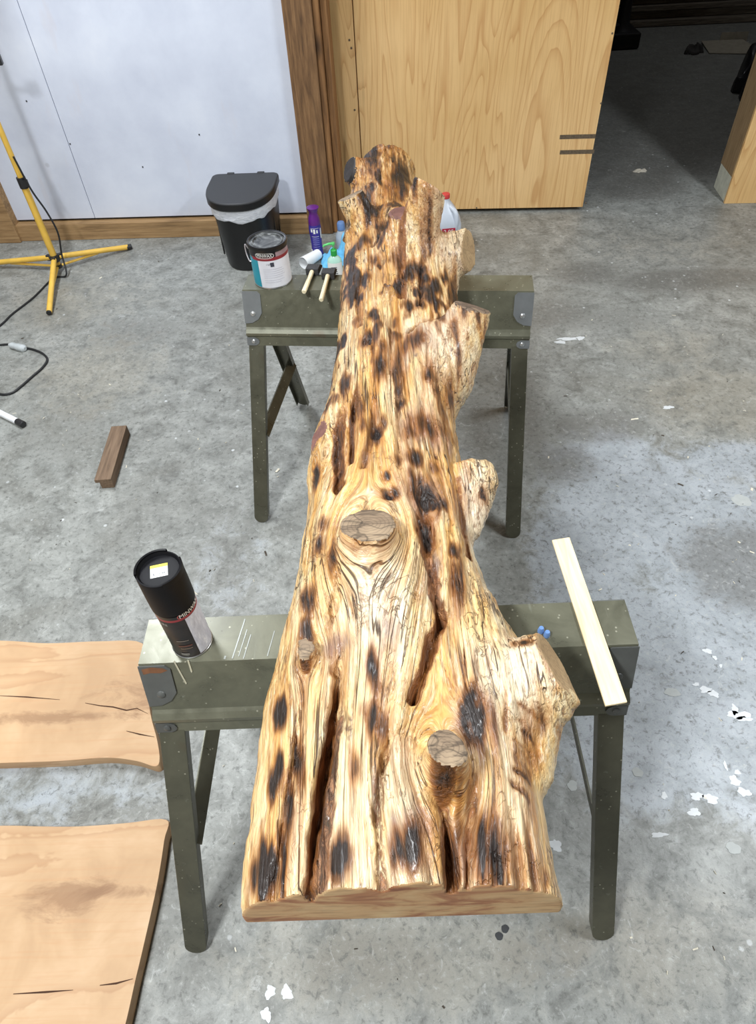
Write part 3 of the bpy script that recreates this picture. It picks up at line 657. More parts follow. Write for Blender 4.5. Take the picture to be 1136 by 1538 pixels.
def end_material(name, dark, mid, light, rings=True, scale=300, crack=.6):
    """sawn end grain; rings round the piece's own centre"""
    t = NT(name); v = t.coord(); n = t.noise(v, 40, 4, .6); d = t.vor(v, 1)
    ln = t.n('ShaderNodeVectorMath', operation='LENGTH'); t.put(ln.inputs[0], v)
    w = t.math('FRACT', t.math('ADD', t.math('MULTIPLY', ln.outputs['Value'], scale), t.math('MULTIPLY', n, 1.6)))
    c = t.ramp(t.noise(v, 18, 4), [(.3, mid), (.7, light)])
    if rings: c = t.mix(t.ramp(w, [(0, .0), (.6, .05), (.9, .35), (1, 0.)]), c, dark)
    st = t.noise(t.coord((.10, 1, 1), rot=(0, 0, .12)), 170, 3, .7); c = t.mix(t.math('MULTIPLY', t.ramp(st, [(.38, 1.), (.5, 0.)]), crack), c, dark)
    ra = t.noise(v, 28, 1, .4, .3); c = t.mix(t.ramp(t.math('ABSOLUTE', t.math('SUBTRACT', ra, .5)), [(.008, .9*crack), (.03, 0.)]), c, tuple(x*.6 for x in dark))
    return t.done(c, .7, 0, t.bump(st, .3, .003))
def red_heart():
    t = NT('fresh_end_cut'); v = t.coord((1, 1, 2.2)); n = t.noise(v, 9, 5, .6, .8); f = t.noise(t.coord((.15, 1, 1)), 90, 4, .7)
    c = t.ramp(n, [(.32, srgb(140, 84, 52)), (.42, srgb(178, 122, 82)), (.5, srgb(206, 164, 116)), (.7, srgb(220, 188, 140))])
    c = t.mix(t.ramp(f, [(.3, .5), (.5, 0.)]), c, srgb(120, 72, 44)); return t.done(c, .65, 0, t.bump(f, .2, .002))
def make_log():
    P, Q, lab, G, M1, M2, cuts, fn = build_log()
    base = np.array([0, .6, ZB])
    root = thing('half_log', 'long scorched and varnished half log lying across both steel sawhorses', 'log', base)
    def part(name, sel, mats, org=None, attrs=True, smooth=True):
        q = Q[sel]; u, inv = np.unique(q, return_inverse=True); inv = inv.reshape(q.shape)
        o_ = P[u].mean(0) if org is None else org
        me = bpy.data.meshes.new(name); me.vertices.add(len(u)); me.vertices.foreach_set('co', (P[u]-o_).ravel())
        me.loops.add(inv.size); me.polygons.add(len(inv)); me.loops.foreach_set('vertex_index', inv.ravel().astype(np.int32))
        me.polygons.foreach_set('loop_start', np.arange(0, inv.size, 4, dtype=np.int32)); me.polygons.foreach_set('loop_total', np.full(len(inv), 4, np.int32))
        me.polygons.foreach_set('use_smooth', np.full(len(inv), smooth)); me.update(); me.validate()
        if attrs:
            a = me.attributes.new('grain', 'FLOAT_VECTOR', 'POINT'); a.data.foreach_set('vector', G[u].astype(np.float32).ravel())
            a = me.color_attributes.new('mask', 'FLOAT_COLOR', 'POINT'); a.data.foreach_set('color', M1[u].astype(np.float32).ravel())
            a = me.attributes.new('amber', 'FLOAT', 'POINT'); a.data.foreach_set('value', M2[u].astype(np.float32))
        me.materials.append(mats); o = bpy.data.objects.new(name, me); col.objects.link(o); o.parent = root; o.location = o_-base
        return o
    mg = end_material('weathered_grey_end', srgb(44, 34, 28), srgb(122, 102, 82), srgb(172, 150, 122), True, 160)
    mt = end_material('tan_end', srgb(110, 84, 56), srgb(168, 138, 100), srgb(196, 166, 124), True, 120, .3)
    mdk = end_material('dark_end', srgb(34, 26, 22), srgb(92, 74, 62), srgb(150, 128, 106), True, 160, .8)
    mp = end_material('purple_knot_end', srgb(70, 42, 40), srgb(116, 78, 72), srgb(146, 104, 92), True, 160, .2)
    part('trunk', lab == 0, log_material(), base)
    o = part('end_cut', lab == 1, red_heart(), None, False, False); o['label'] = 'freshly sawn reddish near end of the log'
    names = {'grey': ('branch_cut', 'weathered grey sawn branch end', mg), 'tan': ('branch_cut', 'tan sawn branch end', mt), 'dark': ('branch_cut', 'dark sawn branch end', mdk), 'black': ('branch_cut', 'scorched black sawn branch end', plain('charred_end', srgb(40, 34, 32), .6, 0, .4, 60, .3)), 'purple': ('branch_cut', 'purplish sawn knot', mp)}
    for k, (b, n, r, kind) in enumerate(cuts):
        if (lab == 2+k).sum() > 6:
            nm, lb, m = names[kind]; o = part(nm, lab == 2+k, m, None, False, True); o['label'] = lb
make_log()
# ------------------------------------------------------------------ steel sawhorses
SL, SH = .81, .682
def olive(name, c):
    t = NT(name); v = t.coord(); f = t.noise(v, 14, 5, .65, .5); g = t.noise(t.coord((1, .1, 1), rot=(0, 0, .2)), 60, 4, .7); sp = t.vor(v, 60)
    cc = t.ramp(f, [(.3, tuple(x*.72 for x in c)), (.55, c), (.8, tuple(x*1.25 for x in c))])
    cc = t.mix(t.ramp(g, [(.64, 0.), (.76, .5)]), cc, srgb(148, 150, 138))
    cc = t.mix(t.ramp(sp, [(.07, .8), (.12, 0.)]), cc, srgb(170, 168, 150))
    cc = t.mix(t.ramp(t.noise(v, 5, 3), [(.68, 0.), (.75, .6)]), cc, srgb(92, 66, 44))
    return t.done(cc, t.ramp(f, [(.3, .24), (.7, .42)]), .3, t.bump(f, .06, .002))
olive_m = olive('olive_sheet_steel', srgb(106, 106, 90)); olive_d = olive('dark_olive_steel', srgb(89, 88, 74))
galv = plain('galvanised_plate', srgb(128, 132, 134), .42, .5, .12, 20); galv_d = plain('dull_plate', srgb(98, 100, 98), .45, .4, .15, 20)
rivet_m = plain('bright_rivet', srgb(190, 192, 192), .3, .8)
rust_m = plain('rust', srgb(112, 74, 48), .8, 0, .3, 60)
PROF = [(.0425, .682), (.0745, .5825), (.0800, .578), (.0885, .570), (.0890, .562), (.0840, .556), (.0905, .531)]
def sawhorse(x, y, rz, label, plate_mat, feet, rear_in=.03, wear=False):
    root = thing('sawhorse', label, 'sawhorse', (x, y, 0), rz, 'folding steel sawhorses')
    mb = MB(); out = [(-a, b) for a, b in PROF[::-1]] + PROF; th = .0022
    inn = []
    for i, (a, b) in enumerate(out):
        p0 = Vector(out[max(i-1, 0)]); p1 = Vector(out[min(i+1, len(out)-1)]); d = (p1-p0).normalized(); n = Vector((d.y, -d.x))
        inn.append((a+n.x*th, b+n.y*th))
    ring = out+inn[::-1]
    mb.loft([[(sx, a, b) for a, b in ring] for sx in (-SL/2, -SL/2+.002, 0, SL/2-.002, SL/2)], (False, False))
    n = len(ring); m = len(out)
    for k in (0, 4):
        mb.f += [(k*n+i, k*n+i+1, k*n+n-2-i, k*n+n-1-i) for i in range(m-1)]; mb.mi += [0]*(m-1)
    mb.build('beam', olive_m, root)
    for sx in (-1, 1):
        # trapezoid web closing the beam end
        w = MB(); xw = sx*(SL/2-.012); pl = [(-.040, .678), (.040, .678), (.083, .545), (-.083, .545)]
        w.loft([[(xw-.001, a, b) for a, b in pl], [(xw+.001, a, b) for a, b in pl]]); w.build('end_web', olive_d, root)
        for sy in (-1, 1):
            # hinge plate lying on the sloping face, its rivet and the small lower tab
            A = Vector((0, .0425, .682)); B = Vector((0, .0745, .5825)); dn = (B-A).normalized(); nr = Vector((0, -dn.z, dn.y))
            def fp(u, t_, off, A=A, dn=dn, nr=nr): p = A+dn*t_+nr*off; return (sx*(SL/2+.0012-u), sy*p.y, p.z)
            shp = [(0, .004), (.044, .004), (.052, .012), (.052, .064), (.040, .082), (.022, .092), (0, .094)]
            pm = MB(); pm.loft([[fp(u, t_, .0006) for u, t_ in shp], [fp(u, t_, .0028) for u, t_ in shp]]); po = pm.build('hinge_plate', plate_mat, root)
            rm = MB(); c = Vector(fp(.026, .066, .0028)); nn = Vector((0, sy*nr.y, nr.z)); R = nn.to_track_quat('Z', 'Y').to_matrix()
            rm.lathe([(.0075, 0), (.0068, .002), (.004, .0036), (.0005, .004)], 14, c=c, R=R); rm.build('rivet', rivet_m if not wear else galv_d, po, True)
            A2 = Vector((0, .0840, .556)); B2 = Vector((0, .0905, .531)); dn2 = (B2-A2).normalized(); nr2 = Vector((0, -dn2.z, dn2.y))
            def fp2(u, t_, off): p = A2+dn2*t_+nr2*off; return (sx*(SL/2+.0012-u), sy*p.y, p.z)
            shp2 = [(0, .001), (.024, .001), (.034, .006), (.037, .013), (.034, .020), (.026, .0245), (0, .0245)]
            tm = MB(); tm.loft([[fp2(u, t_, .0006) for u, t_ in shp2], [fp2(u, t_, .0028) for u, t_ in shp2]]); to = tm.build('hinge_tab', plate_mat, root)
            rm = MB(); c = Vector(fp2(.020, .0125, .0028)); nn = Vector((0, sy*nr2.y, nr2.z)); R = nn.to_track_quat('Z', 'Y').to_matrix()
            rm.lathe([(.0065, 0), (.006, .002), (.0035, .0034), (.0005, .0038)], 14, c=c, R=R); rm.build('rivet', rivet_m if not wear else galv_d, to, True)
            # leg: a U channel with a rounded foot
            fx, fy = feet[(sx, sy)]
            top = Vector((sx*(SL/2-.026), sy*.077, .562)); ft = Vector((fx, fy, 0)); d = (top-ft).normalized()
            side = Vector((1, 0, 0)); side = (side-d*side.dot(d)).normalized(); nrm = side.cross(d)
            if nrm.y*sy < 0: nrm = -nrm
            hw, dep, thk = .0225, .024, .0025; Lg = (top-ft).length
            lift = (dep*abs(nrm.z)+.0005)/d.z
            def lq(u, l, w_): return ft+side*u+d*(l)+nrm*w_
            lm = MB(); prof = [(-hw, Lg), (hw, Lg), (hw, .020)] + [(hw*math.cos(a), .020-.020*math.sin(a)) for a in [math.pi*i/8 for i in range(1, 8)]] + [(-hw, .020)]
            lm.loft([[lq(u, l, 0) for u, l in prof], [lq(u, l, -thk) for u, l in prof]])
            for sg in (-1, 1):
                e0 = sg*hw; e1 = sg*(hw-thk)
                lm.loft([[lq(e0, .02, -thk), lq(e1, .02, -thk), lq(e1, .03, -dep), lq(e0, .03, -dep)], [lq(e0, Lg, -thk), lq(e1, Lg, -thk), lq(e1, Lg, -dep), lq(e0, Lg, -dep)]])
            lo = lm.build('leg', olive_d, root, bevel=.0008)
            zmin = min((lo.matrix_world @ v.co).z for v in lo.data.vertices)
            for v in lo.data.vertices: v.co.z -= zmin*max(0, 1-v.co.z/.1)
        # stay between the front and the rear leg
        f = .50; a = Vector(top); pts = []
        for sy in (-1, 1):
            fx, fy = feet[(sx, sy)]; tp = Vector((sx*(SL/2-.026), sy*.077, .562)); q = Vector((fx, fy, 0)).lerp(tp, f); pts.append(q-Vector((sx*.018, sy*.006, 0)))
        st = MB(); c = (pts[0]+pts[1])/2; dv = pts[1]-pts[0]; ang = math.atan2(dv.y, dv.x)
        R = Matrix.Rotation(ang, 3, 'Z')
        if sx < 0: st.box(c, (dv.length, .036, .003), R=R @ Matrix.Rotation(.95, 3, 'X')); st.box(c+Vector((-.012, 0, .008)), (dv.length, .003, .012), R=R)
        else: st.box(c, (dv.length, .004, .020), R=R)
        st.build('stay', olive_d, root)
    if wear:
        rm = MB(); A = Vector((0, .0425, .682)); B = Vector((0, .0745, .5825)); dn = (B-A).normalized(); nr = Vector((0, -dn.z, dn.y))
        sh = [(.004, .010), (.020, .006), (.040, .009), (.046, .014), (.034, .019), (.016, .018), (.005, .021)]
        def fq(u, t_, off): p = A+dn*t_+nr*off; return (-SL/2+u, -p.y, p.z)
        rm.loft([[fq(u, t_, .0029) for u, t_ in sh], [fq(u, t_, .0032) for u, t_ in sh]]); rm.build('rust_patch', rust_m, root)
        dm = plain('dried_drip', srgb(176, 172, 150), .5)
        for u0, t1, sk in [(.060, .045, .010), (.083, .020, .001)]:
            q = MB(); sh = [(u0-.0012, -.004), (u0+.0012, -.004), (u0+sk+.0016, t1), (u0+sk, t1+.002), (u0+sk-.0012, t1)]
            q.loft([[fq(u, t_, .0004) for u, t_ in sh], [fq(u, t_, .0016) for u, t_ in sh]]); q.build('drip', dm, root)
        for u0, w_, y0, y1 in [(.160, .0020, -.040, .036), (.168, .0014, -.036, .015), (.176, .0016, -.041, .005), (.142, .003, -.040, -.034), (.215, .0016, -.038, .01)]:
            q = MB(); q.box((-SL/2+u0+.006*(y0+y1), (y0+y1)/2, SH+.0003), (w_, y1-y0, .0005), -.16); q.build('scrape', plain('bare_metal_scrape', srgb(150, 154, 150), .4, .4), root)
    return root
F1 = {(-1, -1): (-.430, -.335), (1, -1): (.416, -.335), (-1, 1): (-.42, .33), (1, 1): (.42, .33)}
sawhorse(0, 0, 0, 'olive steel sawhorse nearest the viewer, with a spray can on it', galv_d, F1, wear=True)
F2 = {(-1, -1): (-.413, -.318), (1, -1): (.405, -.345), (-1, 1): (-.368, .30), (1, 1): (.425, .31)}
sawhorse(.0331, 1.1356, -.106, 'olive steel sawhorse at the far end of the log, with a paint can on it', galv, F2)
def s2(x, y):
    c, s = math.cos(-.106), math.sin(-.106); return (.0331+x*c-y*s, 1.1356+x*s+y*c)

# ------------------------------------------------------------------ things standing on the sawhorses
blk = plain('black_gloss', srgb(20, 20, 22), .28, 0, .2, 40); wht = plain('white_label', srgb(222, 224, 232), .4, 0, .04, 40)
steel = plain('bright_steel', srgb(178, 180, 182), .28, .9, .1, 40); red_m = plain('label_red', srgb(138, 44, 52), .4); lett = plain('white_lettering', srgb(236, 236, 232), .5, 0, .02)
grey_print = plain('grey_print', srgb(150, 152, 160), .5); dark_print = plain('dark_print', srgb(64, 66, 78), .5)
def ring_text(body, size, r, a_mid, z, root, mat, name='lettering', sx=1.0):
    mb = MB(); text_mesh(mb, body, size, lambda x, y: (r*math.cos(a_mid+x*sx/r), r*math.sin(a_mid+x*sx/r), z+y)); return mb.build(name, mat, root)
def ring_band(name, r, z0, z1, a0, a1, mat, root, seg=30):
    return MB().arc([(r, z0), (r, z1)], a0, a1, seg).build(name, mat, root, True)
def ring_oval(r, a_mid, z, w, h, root, mat, t=.0012):
    mb = MB(); n = 36; vs = []; fs = []
    for i in range(n):
        a = 2*math.pi*i/n; ca = math.copysign(abs(math.cos(a))**.6, math.cos(a)); sa = math.copysign(abs(math.sin(a))**.8, math.sin(a))
        for k in (0, 1):
            x = (w-t*k)*ca; y = (h-t*k)*sa; vs.append((r*math.cos(a_mid+x/r), r*math.sin(a_mid+x/r), z+y))
    for i in range(n): j = (i+1) % n; fs.append((2*i, 2*j, 2*j+1, 2*i+1))
    mb.add(vs, fs); return mb.build('logo_outline', mat, root)
# quart paint can
px_, py_ = s2(-.325, .012)
can = thing('paint_can', 'quart paint can with teal and white label and dark lid on far sawhorse', 'paint can', (px_, py_, SH))
r = .0535; z1 = .116
MB().lathe([(r-.002, 0), (r, .001), (r, .004), (r-.0012, .005), (r-.0012, z1-.004), (r, z1-.003), (r, z1+.002), (r-.002, z1+.003), (r-.004, z1+.0025)], 56, cap=(True, False)).build('body', steel, can, True)
lidm = NT('smeared_black_lid'); v = lidm.coord(); f = lidm.noise(v, 26, 4, .6, 1.2); lidm.done(lidm.ramp(f, [(.35, srgb(40, 42, 44)), (.55, srgb(96, 98, 98)), (.72, srgb(160, 162, 160))]), .35, .4)
MB().lathe([(r-.004, z1+.0025), (r-.005, z1-.001), (r-.009, z1-.001), (r-.0105, z1+.0015), (r-.014, z1+.0015), (r-.016, z1-.002), (.001, z1-.002)], 56, cap=(False, True)).build('lid', lidm.m, can, True)
MB().lathe([(r+.0016, z1-.010), (r+.0022, z1-.006), (r+.0022, z1+.001), (r+.0006, z1+.0045), (r-.003, z1+.004)], 56, cap=(False, False)).build('rim', blk, can, True)
cam_a = math.atan2(CC[1]-py_, CC[0]-px_)      # the side of the can turned to the doorway
D = math.radians
ring_band('label', r-.0006, .005, .083, cam_a-D(40), cam_a+D(118), wht, can)
ring_band('label', r-.0005, .005, .086, cam_a-D(150), cam_a-D(40), plain('teal_label', srgb(34, 138, 158), .35, 0, .1, 20), can)
ring_band('label', r-.0004, .090, .110, cam_a-D(160), cam_a+D(18), plain('near_black_band', srgb(28, 24, 30), .35), can)
ring_band('label', r-.0004, .090, .110, cam_a+D(18), cam_a+D(118), plain('pink_grey_band', srgb(156, 132, 138), .4), can)
ring_band('label', r-.0003, .083, .092, cam_a-D(60), cam_a+D(118), red_m, can)
ring_text('MINWAX', .0145, r+.0001, cam_a-D(16), .0975, can, lett, sx=.72); ring_oval(r+.0001, cam_a-D(16), .0975, .0265, .0078, can, lett)
ring_text('1 QT', .006, r, cam_a-D(8), .073, can, dark_print); ring_band('label_print', r, .066, .078, cam_a-D(2), cam_a+D(9), dark_print, can, 6)
for k, (z, w) in enumerate([(.058, 60), (.052, 64), (.046, 60), (.040, 66), (.034, 58), (.026, 62), (.020, 50)]): ring_band('label_print', r, z, z+.0010, cam_a-D(26), cam_a-D(26)+D(w), plain('faint_print', srgb(186, 188, 200), .5), can, 12)
bail = spline([(r*math.cos(cam_a-D(92)), r*math.sin(cam_a-D(92)), .10), ((r+.007)*math.cos(cam_a-D(92)), (r+.007)*math.sin(cam_a-D(92)), .112), ((r+.008)*math.cos(cam_a-D(92)), (r+.008)*math.sin(cam_a-D(92)), .090), ((r+.004)*math.cos(cam_a-D(80)), (r+.004)*math.sin(cam_a-D(80)), .072), (r*math.cos(cam_a-D(74)), r*math.sin(cam_a-D(74)), .070)], 6)
MB().tube(bail, .0017, 8).build('bail_wire', plain('pale_wire', srgb(196, 190, 194), .35, .4), can, True)
# foam brushes
foam = NT('black_foam'); v = foam.coord(); f = foam.vor(v, 420); foam.done(foam.ramp(f, [(.1, srgb(28, 28, 30)), (.6, srgb(66, 66, 68))]), .95, 0, foam.bump(f, .4, .001))
birch = timber('birch_dowel', srgb(214, 198, 158), srgb(236, 224, 190), srgb(244, 236, 210), 1, 30, False)
def foam_brush(label, foam_px, end_px, zf=.012):
    a = at(*foam_px, SH+zf); b = at(*end_px, SH+.011); dv = Vector(b-a); L_ = dv.length; rz = math.atan2(dv.y, dv.x)+math.pi/2
    o = thing('foam_brush', label, 'brush', (a[0], a[1], SH), rz, 'foam brushes on the far sawhorse')
    # local: handle runs to -y
    sh = [(-.019, .030, .001), (.019, .030, .001)]
    mb = MB(); mb.loft([[(-.0185, y, .001), (.0185, y, .001), (.0185, y, h), (-.0185, y, h)] for y, h in [(.036, .0035), (.012, .019), (-.018, .021), (-.020, .019)]]); mb.build('foam_pad', foam.m, o, bevel=.001)
    MB().tube([(0, -.010, .0115), (0, -.024, .0115), (0, -.06, .0112), (0, -L_*.6, .0108), (0, -L_-.002, .0105), (0, -L_-.005, .0105)], [.0062, .0064, .0058, .0064, .0066, .0052], 14).build('handle', birch, o, True)
foam_brush('foam brush with pale handle, the one nearer the paint can', (471, 403), (457, 437))
foam_brush('foam brush with pale handle, the one nearer the log', (494, 409), (483, 449))
# spray can
sx_, sy_ = -.322, -.004
sp = thing('spray_can', 'black spray can with silver-white label and price sticker on cap', 'spray can', (sx_, sy_, SH))
r = .0325; ca = math.atan2(CC[1]-sy_, CC[0]-sx_)
body_m = NT('dark_label'); v = body_m.coord(); f = body_m.noise(v, 22, 4); body_m.done(body_m.ramp(f, [(.35, srgb(26, 24, 26)), (.7, srgb(52, 46, 44))]), .35)
MB().lathe([(r-.004, .002), (r-.002, 0), (r+.0006, .0015), (r+.0006, .0035), (r-.0006, .005), (r-.0004, .118), (r-.003, .124), (r-.008, .130)], 48).build('body', body_m.m, sp, True)
MB().lathe([(r+.0003, .0005), (r+.0009, .0018), (r+.0009, .0034), (r, .0042)], 48, cap=(False, False)).build('seam_ring', steel, sp, True)
lab_m = NT('scuffed_silver_label'); v = lab_m.coord(); f = lab_m.noise(lab_m.coord((1, 1, .25), rot=(.6, 0, .5)), 160, 3, .7); lab_m.done(lab_m.ramp(f, [(.35, srgb(186, 190, 206)), (.6, srgb(212, 216, 230)), (.72, srgb(240, 242, 248))]), .4)
ring_band('label', r+.0001, .006, .106, ca+D(6), ca+D(128), lab_m.m, sp)
ring_band('label', r+.0002, .1065, .1115, ca-D(95), ca+D(128), red_m, sp)
ring_band('label', r+.0002, .1115, .119, ca-D(95), ca+D(128), blk, sp)
ring_text('MINWAX', .0125, r+.0006, ca+D(32), .1165, sp, lett, sx=.82); ring_oval(r+.0006, ca+D(32), .1165, .0245, .0066, sp, plain('red_outline', srgb(190, 96, 92), .5), .001)
ring_text('NRE', .008, r+.0004, ca-D(58), .098, sp, plain('grey_lettering', srgb(160, 158, 152), .5))
for z0, z1, a0, a1, c in [(.052, .0535, -42, -8, srgb(140, 130, 122)), (.036, .040, -44, -4, srgb(96, 60, 50)), (.030, .0312, -40, -6, srgb(150, 130, 112)), (.012, .017, -46, -22, srgb(120, 118, 114))]:
    ring_band('label_print', r+.0002, z0, z1, ca+D(a0), ca+D(a1), plain('print_%d' % int(z0*1000), c, .5), sp, 8)
capm = plain('black_plastic_cap', srgb(14, 14, 18), .5, 0, .2, 40); capm.node_tree.nodes['Principled BSDF'].inputs['Specular IOR Level'].default_value = .2
cp = MB().lathe([(r+.0012, .122), (r+.0014, .128), (r+.0016, .160), (r+.0014, .194), (r+.0006, .1985), (r-.0014, .199), (r-.0026, .1965), (r-.004, .1935), (r-.009, .1925), (.001, .1925)], 56, cap=(False, True)).build('cap', capm, sp, True)
for a0, a1 in [(ca-D(8), ca+D(92)), (ca+D(140), ca+D(262))]:
    MB().arc([(r-.0010, .1975), (r-.0012, .2020), (r+.0004, .2030), (r+.0020, .2020), (r+.0019, .1960), (r+.0017, .190)], a0, a1, 24).build('cap_lip', capm, cp, True)
st = MB(); ra = .22
def sp_(x, y, z=.1929): return (x*math.cos(ra)-y*math.sin(ra)-.001, x*math.sin(ra)+y*math.cos(ra)+.001, z)
q = [(-.0125, -.0115), (.0125, -.0115), (.0125, .0115), (-.0125, .0115)]
st.loft([[sp_(x, y, .1925) for x, y in q], [sp_(x, y) for x, y in q]]); so = st.build('price_sticker', plain('white_sticker', srgb(238, 240, 236), .5, 0, .02), cp)
MB().add([sp_(-.0125, .0060, .1931), sp_(.0125, .0060, .1931), sp_(.0125, .0115, .1931), sp_(-.0125, .0115, .1931)], [(0, 1, 2, 3)]).build('sticker_band', plain('sticker_yellow', srgb(230, 216, 60), .5), so)
tm = MB(); text_mesh(tm, '$ 11.98', .0062, lambda x, y: sp_(x, y-.0062, .1932)); text_mesh(tm, '7101  16', .0034, lambda x, y: sp_(x, y+.0008, .1932)); tm.build('lettering', dark_print, so)
# thin pale stir stick lying across the near sawhorse
pale_wood = timber('pale_basswood', srgb(222, 194, 146), srgb(240, 220, 180), srgb(248, 234, 204), 1, 10, False, .55)
a = at(844, 806, .694); b = at(928, 1057, .690); dv = Vector(b-a)
o = thing('stir_stick', 'pale flat wooden stir stick laid across the near sawhorse', 'stick', (a[0], a[1], 0), math.atan2(dv.y, dv.x)+math.pi/2)
sl = MB(); Ls = dv.length; hw = .0165; zt = SH+.0005
sl.loft([[(-hw, 0, zt), (hw, .003, zt), (hw, .003, zt+.0045), (-hw, 0, zt+.0045)], [(-hw, -Ls*.5, zt), (hw, -Ls*.5, zt), (hw, -Ls*.5, zt+.0045), (-hw, -Ls*.5, zt+.0045)], [(-hw-.0008, -Ls, zt), (hw, -Ls+.003, zt), (hw, -Ls+.003, zt+.0045), (-hw-.0008, -Ls, zt+.0045)]])
sl.build('blade', pale_wood, o, bevel=.0008)
# two blue wire nuts / caps by the stub
bl_m = plain('blue_plastic', srgb(104, 140, 196), .35)
for (px, py), lb in [((813, 946), 'tiny blue plastic cap on near sawhorse, the left one'), ((822, 952), 'tiny blue plastic cap on near sawhorse, the right one')]:
    p = at(px, py, SH+.006); o = MB().lathe([(.0052, 0), (.0056, .003), (.0048, .009), (.0036, .0125), (.001, .013)], 12).build('plastic_cap', bl_m, None, True, loc=(p[0], p[1], SH)); tag(o, lb, 'cap', 'blue caps on the near sawhorse')

# ------------------------------------------------------------------ things by the wall
# swing bin
def dshape(w, d, n=36, rb=.03, front=.62):
    """straight back, rounded front; y runs to the wall"""
    pts = []
    for i in range(9): a = math.pi/2*i/8; pts.append((w/2-rb+rb*math.cos(a), d/2-rb+rb*math.sin(a)))
    for i in range(9): a = math.pi/2+math.pi/2*i/8; pts.append((-w/2+rb+rb*math.cos(a), d/2-rb+rb*math.sin(a)))
    yf = d/2-d*(1-front)
    for i in range(n+1):
        a = math.pi+math.pi*i/n; c, s = math.cos(a), math.sin(a)
        pts.append((w/2*math.copysign(abs(c)**.8, c), yf+(d*front)*math.copysign(abs(s)**.9, s)))
    return pts
bb = at(380, 405); bn = thing('trash_can', 'black step bin with white liner folded over its rim', 'trash can', (-.632, 2.682, 0), -.05)
bin_m = plain('black_bin_plastic', srgb(14, 14, 16), .38, 0, .2, 30); lid_m = plain('charcoal_lid', srgb(50, 51, 54), .55, 0, .08, 200, .1)
rings = []
for z, k in [(0, .80), (.01, .82), (.15, .875), (.30, .935), (.325, .95)]:
    rings.append([(x*k, y*k+(1-k)*.10, z) for x, y in dshape(.325, .35)])
mb = MB(); mb.loft(rings)
mb.build('body', bin_m, bn, True)
for xx in (.156, -.156):
    rm = MB()
    for yy in (-.02, .03, .08): rm.box((xx*.90, yy+.015, .17), (.006, .008, .27))
    rm.build('rib', bin_m, bn)
mb = MB(); n0 = dshape(.325, .35); N = len(n0); rr = []
for z, k, wv in [(.338, .955, 0), (.332, .985, .001), (.315, .975, .002), (.295, .965, .003), (.268, .962, .008), (.262, .945, .009)]:
    ring = []
    for i, (x, y) in enumerate(n0):
        ph = i/N*2*math.pi; w_ = wv*(.45*math.sin(ph*7)+.25*math.sin(ph*13+1))
        ring.append((x*(k+w_*.35), y*(k+w_*.35)+(1-k)*.08, z+w_*1.1 - (.004*math.sin(ph*3+1) if z < .28 else 0)))
    rr.append(ring)
mb.loft(rr, (False, False))
lin = NT('white_bin_liner'); v = lin.coord(); f = lin.noise(lin.coord((1, 1, 3)), 30, 4, .6, .8); lin.b.inputs['Subsurface Weight'].default_value = .0; lin.done(lin.ramp(f, [(.3, srgb(206, 210, 220)), (.7, srgb(238, 240, 246))]), .35, 0, lin.bump(f, .6, .01))
mb.build('liner', lin.m, bn, True)
mb = MB(); mb.loft([[(x*k, y*k, z) for x, y in dshape(.33, .36)] for z, k in [(.347, .998), (.353, .99), (.3555, .97), (.356, .94)]]); lo = mb.build('lid', [lid_m], bn, True, angle=.5)
mb = MB(); mb.loft([[(x*k, y*k, z) for x, y in dshape(.33, .36)] for z, k in [(.318, .985), (.322, 1.003), (.346, 1.003), (.349, .998)]]); mb.build('lid_rim', bin_m, bn, True, angle=.5)
for xx in (-.075, .075): MB().box((xx, .176, .352), (.035, .016, .014)).build('hinge', lid_m, bn, bevel=.002)
# purple aerosol
p = at(478, 384); o = thing('air_freshener', 'purple and blue spray bottle standing by the brown post', 'spray bottle', (p[0], p[1], 0))
pur = plain('purple_plastic', srgb(96, 36, 122), .3, 0, .1, 20); pbl = plain('violet_blue_label', srgb(60, 50, 140), .35, 0, .25, 40)
MB().lathe([(.024, 0), (.029, .003), (.0295, .02), (.027, .06), (.0285, .10), (.0305, .13), (.0305, .15), (.028, .168)], 32, cap=(True, False)).build('body', pbl, o, True)
MB().lathe([(.0285, .166), (.029, .178), (.027, .196), (.021, .212), (.0195, .222), (.024, .234), (.0295, .244), (.030, .247), (.020, .251), (.001, .252)], 32, cap=(False, True)).build('cap', pur, o, True)
ca = math.atan2(CC[1]-p[1], CC[0]-p[0])
for a0, a1, z0, z1 in [(-45, -28, .135, .150), (-20, -2, .128, .150), (8, 22, .130, .146), (-40, 30, .112, .1135), (-45, 35, .153, .1545)]: ring_band('label_print', .0312, z0, z1, ca+D(a0), ca+D(a1), lett, o, 6)
for z in (.10, .09, .08, .07, .058, .046, .034): ring_band('label_print', .0300, z, z+.0035, ca-D(35), ca+D(30), plain('violet_print', srgb(128, 126, 190), .5), o, 8)
ring_band('label_print', .0305, .01, .045, ca-D(80), ca-D(52), lett, o, 6); ring_band('label_print', .0312, .10, .15, ca+D(48), ca+D(62), lett, o, 6)
